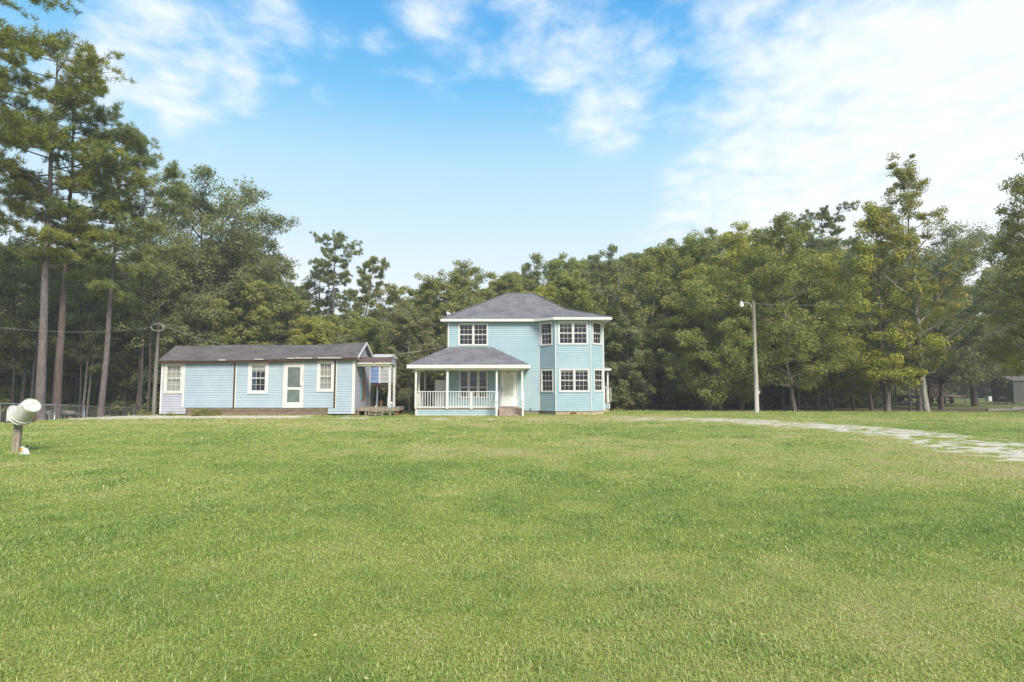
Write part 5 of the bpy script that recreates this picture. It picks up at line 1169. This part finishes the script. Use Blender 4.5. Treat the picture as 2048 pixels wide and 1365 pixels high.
def pine_tree_geo(h, cb, R, seed, dens=1.0, lean=(0, 0), trunk_r=.22, flat=False, needle=.24, nl=None, topw=.55, nw=.028, curve=0.0, spread=.42):
    rng = np.random.RandomState(seed); ch = h - cb
    tb = TB(); zt = np.linspace(0, 1, 14)
    wob = np.cumsum(rng.normal(size=(14, 2)) * .004 * h, 0) * .3; wob -= wob[0]
    ax = np.stack([wob[:, 0] + lean[0] * zt + curve * np.sin(zt * np.pi), wob[:, 1] + lean[1] * zt, zt * h * .97 - .25 * (zt == 0)], -1)
    rr = trunk_r * (1 - zt * .86); rr[0] *= 1.25; tb.tube(ax, rr, 10)
    def axis(z): t = np.clip(z / (h * .97), 0, 1); return np.array([np.interp(t, zt, ax[:, 0]), np.interp(t, zt, ax[:, 1]), z])
    nl = nl or int(ch * 3.7); C = []; D = []
    for i in range(nl):
        t = (i + rng.rand()) / nl; az = i * 2.4 + rng.normal() * .5
        pr = R * (topw + (1 - topw) * np.sin(np.pi * np.clip(1 - t, 0, 1) ** .9)) * (1 if t < .85 else (1 - t) / .15 * .6 + .4)
        L_ = pr * rng.uniform(.45, 1.12); z0 = cb + ch * t * .97
        p0 = axis(z0); dr = np.array([np.cos(az), np.sin(az), 0])
        up = rng.uniform(-.08, .28) + t * .25
        p1 = p0 + dr * L_ * .5 + [0, 0, L_ * up * .25]; p2 = p0 + dr * L_ + [0, 0, L_ * up] + rng.normal(size=3) * .1
        r0 = trunk_r * .20 * (1 - t * .5) + .01
        tb.tube([p0, p1, p2], [r0, r0 * .65, r0 * .25], 5)
        nb = int(4 + L_ * 4.0)
        for k in range(nb):
            s = rng.uniform(.38, 1.0); q = p0 + (p1 - p0) * s * 2 if s < .5 else p1 + (p2 - p1) * (s - .5) * 2
            side = np.cross(dr, [0, 0, 1]) * rng.choice([-1, 1]); o = side * rng.uniform(.2, .75) + dr * rng.uniform(.1, .5) + [0, 0, rng.uniform(-.05, .4)]
            e = q + o * L_ * spread * rng.uniform(.5, 1.15)
            tb.tube([q, e], [r0 * .3, .008], 3)
            for u in (.55, .8, 1.0):
                C.append(q + (e - q) * u + rng.normal(size=3) * .11); D.append((e - q) / (np.linalg.norm(e - q) + 1e-6) * .5 + [0, 0, .5])
    for k in range(6): C.append(axis(h * .97) + rng.normal(size=3) * .2 + [0, 0, .15]); D.append(np.array([0, 0, 1.]))
    C = np.array(C); D = np.array(D); m = len(C); npp = int(30 * dens); tot = m * npp
    d = rng.normal(size=(tot, 3)); d /= np.linalg.norm(d, axis=1)[:, None]; d = d + np.repeat(D, npp, 0) * .9; d /= np.linalg.norm(d, axis=1)[:, None]
    p = np.repeat(C, npp, 0) + rng.normal(size=(tot, 3)) * .06; Ln = needle * rng.uniform(.6, 1.15, tot)[:, None]
    sd_ = np.cross(d, rng.normal(size=(tot, 3))); sd_ /= np.linalg.norm(sd_, axis=1)[:, None]; sd_ *= nw * .5
    q = np.stack([p - sd_, p + sd_, p + d * Ln + sd_ * .4, p + d * Ln - sd_ * .4], 1)
    tint = np.repeat(rng.rand(m), npp) * .5 + rng.rand(tot) * .5
    return tb, q, tint

def plant_tree(name, label, cat, loc, geo, lm, bm, group=None, rz=0.0):
    tb, q, tint = geo
    root = thing(name, label, cat, loc, group, ws=False); root.rotation_euler = (0, 0, rz)
    V, Ff = tb.get(); t = npmesh('trunk', V, Ff, bm, parent=root); t.data.polygons.foreach_set('use_smooth', [True] * len(t.data.polygons))
    n = len(q); npmesh('crown', q.reshape(-1, 3), np.arange(n * 4).reshape(n, 4), lm, {'tint': ('FACE', tint)}, parent=root)
    return root
def copy_tree(root, loc, rz, sc, label, group):
    r = root.copy(); COL.objects.link(r); r.location = loc; r.rotation_euler = (0, 0, rz); r.scale = sc
    r['label'] = label; r['group'] = group
    for ch in root.children:
        c = ch.copy(); COL.objects.link(c); c.parent = r
    return r

def broad(px, Y, topy, cby, wpx, leaf, bark, seed, label, topx=None, dens=1.0, shape='round', size=.15, tr=None, group=None, puff=None, clusters=None, name='broadleaf_tree', cat='tree'):
    X = PX(px, Y); z0 = gzf(X, Y); h = PZ(topy, Y) - z0; cb = max(.4, PZ(cby, Y) - z0); R = wpx / 2 / F * Y
    lean = (0, 0) if topx is None else (PX(topx, Y, topy) - X, 0)
    g = broad_tree(h, cb, R, seed, None, None, tr, dens, lean, size, clusters, shape=shape, puff=puff)
    return plant_tree(name, label, cat, (X, Y, z0), g, LM[leaf], BM[bark], group)
def pine(px, Y, topy, cby, wpx, leaf, bark, seed, label, topx=None, dens=1.0, tr=.22, group=None, **k):
    X = PX(px, Y); z0 = gzf(X, Y); h = PZ(topy, Y) - z0; cb = PZ(cby, Y) - z0; R = wpx / 2 / F * Y
    lean = (0, 0) if topx is None else (PX(topx, Y, topy) - X, 0)
    g = pine_tree_geo(h, cb, R, seed, dens, lean, tr, **k)
    return plant_tree('pine_tree', label, 'tree', (X, Y, z0), g, LM[leaf], BM[bark], group)

# tall pines at the left
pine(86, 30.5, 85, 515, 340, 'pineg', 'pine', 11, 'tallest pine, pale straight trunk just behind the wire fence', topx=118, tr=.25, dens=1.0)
pine(117, 32, 215, 560, 300, 'pine', 'pined', 12, 'dark-trunked pine right behind the tallest pale-trunked pine', topx=150, tr=.24, dens=1.0)
pine(204, 33.5, 258, 600, 250, 'pine', 'pine', 13, 'slim pine with reddish trunk, between the wire fence and the small utility pole', topx=242, tr=.19, dens=1.0)
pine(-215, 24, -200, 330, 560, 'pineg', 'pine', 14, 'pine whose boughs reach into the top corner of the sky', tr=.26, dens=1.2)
# broadleaf mass behind the small house
broad(385, 47, 352, 600, 330, 'dark', 'dark', 227, 'largest broad crown, rising highest behind the small blue house', dens=1.35, tr=.33, size=.17, puff=.8)
broad(470, 50, 470, 690, 230, 'dark', 'dark', 22, 'dark green tree sloping down to the right of the largest crown', dens=1.2, size=.17, puff=.85)
broad(320, 43, 560, 760, 230, 'dark', 'dark', 23, 'dark leafy tree behind the small utility pole', dens=1.2, size=.16, puff=.8)
broad(545, 52, 575, 740, 150, 'mid', 'dark', 24, 'green tree behind the middle of the small house roof', dens=1.1, size=.17)
broad(-30, 38, 470, 700, 260, 'dark', 'dark', 25, 'shady tree at the picture edge beyond the white bucket', dens=1.2, size=.15, puff=.8)
broad(160, 42, 520, 720, 240, 'dark', 'dark', 26, 'shady tree filling the gap between the tall pines', dens=1.1, size=.15, puff=.8)
broad(250, 40, 590, 770, 160, 'dark', 'dark', 27, 'low dark tree between the slim pine and the small utility pole', dens=1.1, size=.15)
# gap between the houses
pine(664, 58, 470, 572, 96, 'pine', 'pine', 31, 'tall thin pine standing clear above the small house roof', tr=.20, topx=672, nl=22, dens=1.0, nw=.045, needle=.20, spread=.7)
pine(632, 62, 530, 640, 72, 'pine', 'dark', 32, 'shorter bushy dark pine left of the tall thin pine', tr=.2, nl=22, dens=.7, nw=.045, needle=.20, spread=.7)
pine(704, 56, 515, 610, 68, 'pine', 'grey', 33, 'pine leaning right, between the tall thin pine and the big house', topx=750, tr=.17, nl=20, nw=.045, needle=.20, spread=.7)
pine(590, 66, 575, 640, 90, 'pine', 'dark', 34, 'flat-topped small pine at the left of the low gap in the trees', tr=.18, nl=22, nw=.045, needle=.20, spread=.7)
pine(695, 66, 585, 650, 80, 'pine', 'dark', 35, 'low rounded pine between the tall thin and the leaning pine', tr=.18, nl=22, nw=.045, needle=.20, spread=.7)
broad(640, 46, 640, 760, 130, 'yellow', 'grey', 41, 'low yellow-green tree behind the small house roof', dens=1.1, size=.13)
broad(752, 44, 640, 790, 110, 'mid', 'grey', 42, 'fresh green low tree behind the side porch roof', dens=1.2, size=.13)
broad(690, 52, 630, 760, 120, 'olive', 'grey', 43, 'olive bushy tree between the low yellow-green and fresh green ones', dens=1.1, size=.14)
broad(818, 43, 615, 800, 140, 'brown', 'grey', 44, 'bronze-olive tree filling the gap left of the big house porch', dens=1.2, size=.12, puff=.55)
broad(868, 52, 556, 740, 120, 'olive', 'grey', 45, 'olive tree behind the roof dish of the big house', dens=1.1, size=.15)
broad(790, 58, 570, 700, 110, 'olive', 'grey', 46, 'thin-leaved tree between the leaning pine and the big house', dens=.8, size=.15)
broad(930, 55, 530, 700, 150, 'olive', 'grey', 47, 'tree above the left slope of the big house roof', dens=1.2, size=.15)
broad(1000, 58, 548, 700, 130, 'olive', 'dark', 48, 'rounded tree directly behind the ridge of the big house', dens=1.2, size=.15)
broad(1085, 50, 572, 700, 120, 'yellow', 'grey', 49, 'yellow-green crown just above the right end of the big roof ridge', dens=1.2, size=.13)
broad(1095, 60, 508, 680, 170, 'mid', 'dark', 50, 'tall round green crown above the big house roof', dens=1.1, size=.16)
# wood to the right of the big house
broad(1215, 56, 502, 700, 150, 'dark', 'dark', 51, 'dark grey-green tree above the right eave of the big house', dens=1.2, size=.16)
broad(1255, 43, 640, 800, 130, 'dark', 'grey', 52, 'low dark tree beside the rear porch of the big house', dens=1.2, size=.13)
broad(1312, 46, 494, 790, 200, 'olive', 'dark', 53, 'olive tree first full crown to the right of the big house', dens=1.2, size=.14)
broad(1402, 48, 468, 750, 180, 'mid', 'dark', 54, 'bright green topped tree midway between big house and light pole', dens=1.2, size=.15)
broad(1440, 40, 540, 795, 230, 'mid', 'grey', 55, 'broad low-hanging green tree left of the light pole', dens=1.25, size=.13, tr=.18)
broad(1480, 46, 458, 700, 170, 'yellow', 'grey', 56, 'yellow-green tree rising behind the light pole', dens=1.1, size=.14)
broad(1588, 38, 430, 760, 290, 'olive', 'grey', 57, 'big olive-green tree right of the light pole with straight grey trunk', topx=1560, dens=1.2, size=.13, tr=.17, shape='ovate')
pine(1662, 58, 424, 560, 120, 'pine', 'dark', 58, 'dark pine top poking up behind the olive and yellow-green trees', tr=.2, nl=30, nw=.045, needle=.20, spread=.7, dens=1.1)
broad(1660, 43, 510, 785, 190, 'yellow', 'grey', 59, 'yellow-green crown in front of the dark pine', dens=1.1, size=.13, tr=.13)
broad(1771, 38, 405, 755, 230, 'yellow', 'grey', 60, 'yellow-green tree with thick grey trunk, left of the pale trunk', topx=1740, dens=1.15, size=.13, tr=.2, shape='ovate')
broad(1851, 37, 318, 735, 210, 'gold', 'white', 61, 'tallest tree of the right wood, thin golden spire and pale trunk', topx=1812, dens=.85, size=.12, shape='spire', tr=.2, puff=.48)
broad(1948, 60, 466, 745, 290, 'dark', 'pined', 62, 'wide dark oak behind the trailers with brown trunk', dens=1.25, size=.18, tr=.36, puff=.85)
broad(1880, 52, 510, 755, 200, 'dark', 'dark', 63, 'dark crown between the golden spire and the wide oak', dens=1.1, size=.16)
broad(2212, 33, 275, 640, 290, 'olive', 'dark', 64, 'tall tree cut by the picture edge, above the grey shed', dens=1.0, size=.13, tr=.25)
broad(2080, 36, 440, 735, 190, 'yellow', 'dark', 65, 'yellow-leaved tree hanging over the grey shed', dens=1.1, size=.13)

# rows of wood behind: copies of a few kinds
protos = [
 ('broadleaf_tree', broad_tree(14, 5.0, 4.6, 101, None, None, .16, 1.35, size=.19), 'dark', 'dark', 14),
 ('broadleaf_tree', broad_tree(14, 4.2, 5.0, 102, None, None, .18, 1.35, size=.19), 'olive', 'grey', 14),
 ('broadleaf_tree', broad_tree(14, 4.6, 4.4, 103, None, None, .15, 1.2, size=.19, shape='ovate'), 'mid', 'dark', 14),
 ('broadleaf_tree', broad_tree(14, 5.4, 4.2, 104, None, None, .14, 1.2, size=.18, shape='ovate'), 'brown', 'grey', 14),
 ('broadleaf_tree', broad_tree(14, 4.6, 4.2, 105, None, None, .15, 1.35, size=.18), 'yellow', 'grey', 14)]
rnd = random.Random(9)
TOPX = [-400, 0, 120, 300, 480, 560, 620, 720, 800, 900, 1000, 1100, 1300, 1420, 1500, 1700, 1850, 2100, 2500]
TOPY = [450, 480, 500, 470, 500, 590, 625, 620, 595, 565, 562, 522, 502, 470, 475, 480, 495, 460, 430]
made = {}
zone_adj = ['dark grey-green', 'olive-green', 'fresh green', 'bronze-green', 'yellow-green']
zone_label = lambda px, k=0: zone_adj[k] + ' ' + ('tree in the shaded wood behind the wire fence, one of many' if px < 320 else
    'tree of the wood behind the small blue house, one of many' if px < 740 else
    'tree of the wood behind the big house, one of many' if px < 1230 else
    'tree of the dense wood beyond the light pole, one of many' if px < 1760 else
    'tree in the wood beyond the trailers and shed, one of many')
zone_group = lambda px: ('trees behind the wire fence' if px < 320 else 'trees behind the small house' if px < 740 else
    'trees behind the big house' if px < 1230 else 'trees beyond the light pole' if px < 1760 else 'trees beyond the trailers')
spots = []
for row, (Y0, n) in enumerate([(48, 22), (56, 26), (66, 30), (78, 34), (90, 38)]):
    for i in range(n):
        px = -260 + (i + rnd.random()) * (2560 / n); spots.append((px, Y0 + rnd.uniform(-3.5, 3.5), row))
for (px, Y, row) in spots:
    if 1860 < px < 2300 and Y < 92: continue
    if 1760 < px <= 1860 and Y < 62: continue
    k = rnd.choice([0, 0, 1, 1, 2, 3]) if px > 700 else rnd.choice([0, 0, 0, 2, 1])
    if px > 1400 and rnd.random() < .35: k = 4
    X = PX(px, Y); z0 = gzf(X, Y)
    ty = float(np.interp(px, TOPX, TOPY)) + rnd.uniform(-8, 80) + (5 - row) * 3
    h = PZ(ty, Y) - z0; s = h / 14.0; sxy = s * rnd.uniform(.9, 1.2)
    if k not in made:
        nm, geo, lm, bm, _ = protos[k]
        r = plant_tree(nm, zone_label(px, k), 'tree', (X, Y, z0), geo, LM[lm], BM[bm], zone_adj[k] + ' ' + zone_group(px)); r.scale = (sxy, sxy, s); made[k] = r
    else: copy_tree(made[k], (X, Y, z0), rnd.uniform(0, 6.28), (sxy, sxy, s), zone_label(px, k), zone_adj[k] + ' ' + zone_group(px))

# bare slender trunks of the shaded interior
def bare_tree(seed, h=9, r=.09):
    rng = np.random.RandomState(seed); tb = TB(); zt = np.linspace(0, 1, 8)
    w_ = np.cumsum(rng.normal(size=(8, 2)) * .08, 0); w_ -= w_[0]
    ax = np.stack([w_[:, 0], w_[:, 1], zt * h - .2], -1); tb.tube(ax, r * (1 - zt * .6), 7)
    C = []; S = []
    for i in range(16):
        z = h * rng.uniform(.45, 1.0); p = np.array([np.interp(z / h, zt, w_[:, 0]), np.interp(z / h, zt, w_[:, 1]), z]); az = rng.rand() * 6.28; L_ = rng.uniform(.6, 1.7)
        e = p + [np.cos(az) * L_, np.sin(az) * L_, L_ * .4]; tb.tube([p, e], [r * .25, .01], 4); C.append(e); S.append(.45)
    q, t = leaves(rng, np.array(C), np.array(S), 60, .15)
    return tb, q, t
bp = []
for k in range(3):
    for_px = (1300, 1500, 700)[k]; Y = 52 + k * 3; X = PX(for_px, Y)
    bp.append(plant_tree('young_tree', 'slender bare-stemmed young tree in the shaded wood beyond the light pole', 'tree', (X, Y, gzf(X, Y)), bare_tree(200 + k, 9, .07 + .02 * k), LM['dark'], BM[('dark', 'grey', 'dark')[k]], 'slender trees in the shade'))
for i in range(95):
    px = rnd.uniform(1225, 1860) if i < 62 else rnd.uniform(-40, 330)
    Y = rnd.uniform(43, 82) if i < 62 else rnd.uniform(36, 60)
    X = PX(px, Y); s = rnd.uniform(.75, 1.25)
    lab = 'slender bare-stemmed young tree in the shaded wood beyond the light pole' if i < 62 else 'slender dark-stemmed young tree in the shade behind the wire fence'
    copy_tree(rnd.choice(bp), (X, Y, gzf(X, Y)), rnd.uniform(0, 6.28), (s, s, s), lab, 'slender trees in the shade' if i < 62 else 'slender trees behind the fence')

# undergrowth bushes
def bush_geo(seed, R=1.5, h=2.4, n=45, per=70, size=.13):
    rng = np.random.RandomState(seed); tb = TB(); C = []; S = []
    for i in range(n):
        az = rng.rand() * 6.28; r = R * rng.rand() ** .5; z = h * rng.uniform(.12, 1) * (1 - .5 * (r / R) ** 2)
        e = np.array([np.cos(az) * r, np.sin(az) * r, z]); C.append(e); S.append(rng.uniform(.25, .5))
        if i % 2 == 0: tb.tube([[e[0] * .1, e[1] * .1, -.1], [e[0] * .4, e[1] * .4, z * .5], e], [.025, .015, .006], 4)
    q, t = leaves(rng, np.array(C), np.array(S), per, size); return tb, q, t
def plant_bush(loc, geo, leaf, label, group=None, name='bush'):
    tb, q, t = geo; root = thing(name, label, 'bush', loc, group, ws=False)
    V, Ff = tb.get(); npmesh('stems', V, Ff, BM['dark'], parent=root)
    n = len(q); npmesh('foliage', q.reshape(-1, 3), np.arange(n * 4).reshape(n, 4), LM[leaf], {'tint': ('FACE', t)}, parent=root); return root
BL = {0: ('bush in the shaded undergrowth behind the wire fence', 'bushes behind the wire fence'), 1: ('bush in the undergrowth behind the two blue houses', 'bushes behind the houses'),
      2: ('bush in the dim undergrowth of the right-hand wood', 'bushes in the wood beyond the light pole')}
bpro = []
for i in range(150):
    if i < 45: z = 0; px = rnd.uniform(-150, 330); Y = rnd.uniform(38, 62)
    elif i < 105: z = 1; px = rnd.uniform(330, 1260); Y = rnd.uniform(42, 60)
    else: z = 2; px = rnd.uniform(1230, 1790); Y = rnd.uniform(56, 84)
    X = PX(px, Y); s = rnd.uniform(.7, 1.5) * (1.3 if z == 1 else .95)
    if len(bpro) < 4:
        k = len(bpro); b = plant_bush((X, Y, gzf(X, Y)), bush_geo(300 + k), ('bush', 'dark', 'olive', 'bush')[k], *BL[z]); b.scale = (s * 1.3, s * 1.3, s); bpro.append(b)
    else: copy_tree(rnd.choice(bpro), (X, Y, gzf(X, Y)), rnd.uniform(0, 6.28), (s * 1.3, s * 1.3, s), *BL[z])
for (px, Y, s, lab) in ((412, 31.35, .42, 'low wide green tuft growing against the brown skirting of the small house'), (344, 31.4, .22, 'small green tuft below the lavender end of the small house'), (291, 31.8, .30, 'small bush between the utility pole and the small house'), (395, 31.3, .30, 'little shrub at the left end of the brown skirting')):
    X = PX(px, Y); copy_tree(bpro[2], (X, Y, gzf(X, Y)), px * .1, (s * (1.5 if px == 412 else 1), s * .5, s * .45), lab, 'tufts along the small house')
# far wood closing the view
def far_wood():
    rng = np.random.RandomState(77); n = 7200
    X = rng.uniform(-150, 150, n); Y = rng.uniform(100, 122, n); Z = rng.uniform(.3, 13, n)
    Z[:2400] = rng.uniform(.0, 5, 2400); Y[:2400] = rng.uniform(98, 106, 2400)
    C = np.stack([X, Y, Z + gz(X, Y)], -1); S = rng.uniform(.9, 1.9, n)
    q, t = leaves(rng, C, S, 60, .55)
    m = len(q); o = npmesh('far_woods', q.reshape(-1, 3), np.arange(m * 4).reshape(m, 4), LM['bush'], {'tint': ('FACE', t)})
    o['kind'] = 'stuff'; tag(o, 'distant dense wood closing the view between the tree trunks', 'woods')
far_wood()

def haze():
    m = bpy.data.materials.new('haze'); m.use_nodes = True; t = m.node_tree; t.nodes.clear()
    v = nd(t, 'ShaderNodeVolumePrincipled'); v.inputs['Color'].default_value = (.88, .92, .97, 1); v.inputs['Density'].default_value = .0010; v.inputs['Anisotropy'].default_value = 0.0
    o = nd(t, 'ShaderNodeOutputMaterial'); t.links.new(v.outputs[0], o.inputs['Volume'])
    b = MB(); b.box(-190, 190, -30, 170, -6, 34); h = b.build('haze', m); h['kind'] = 'stuff'; tag(h, 'thin pale haze in the air before the trees', 'haze')
haze()
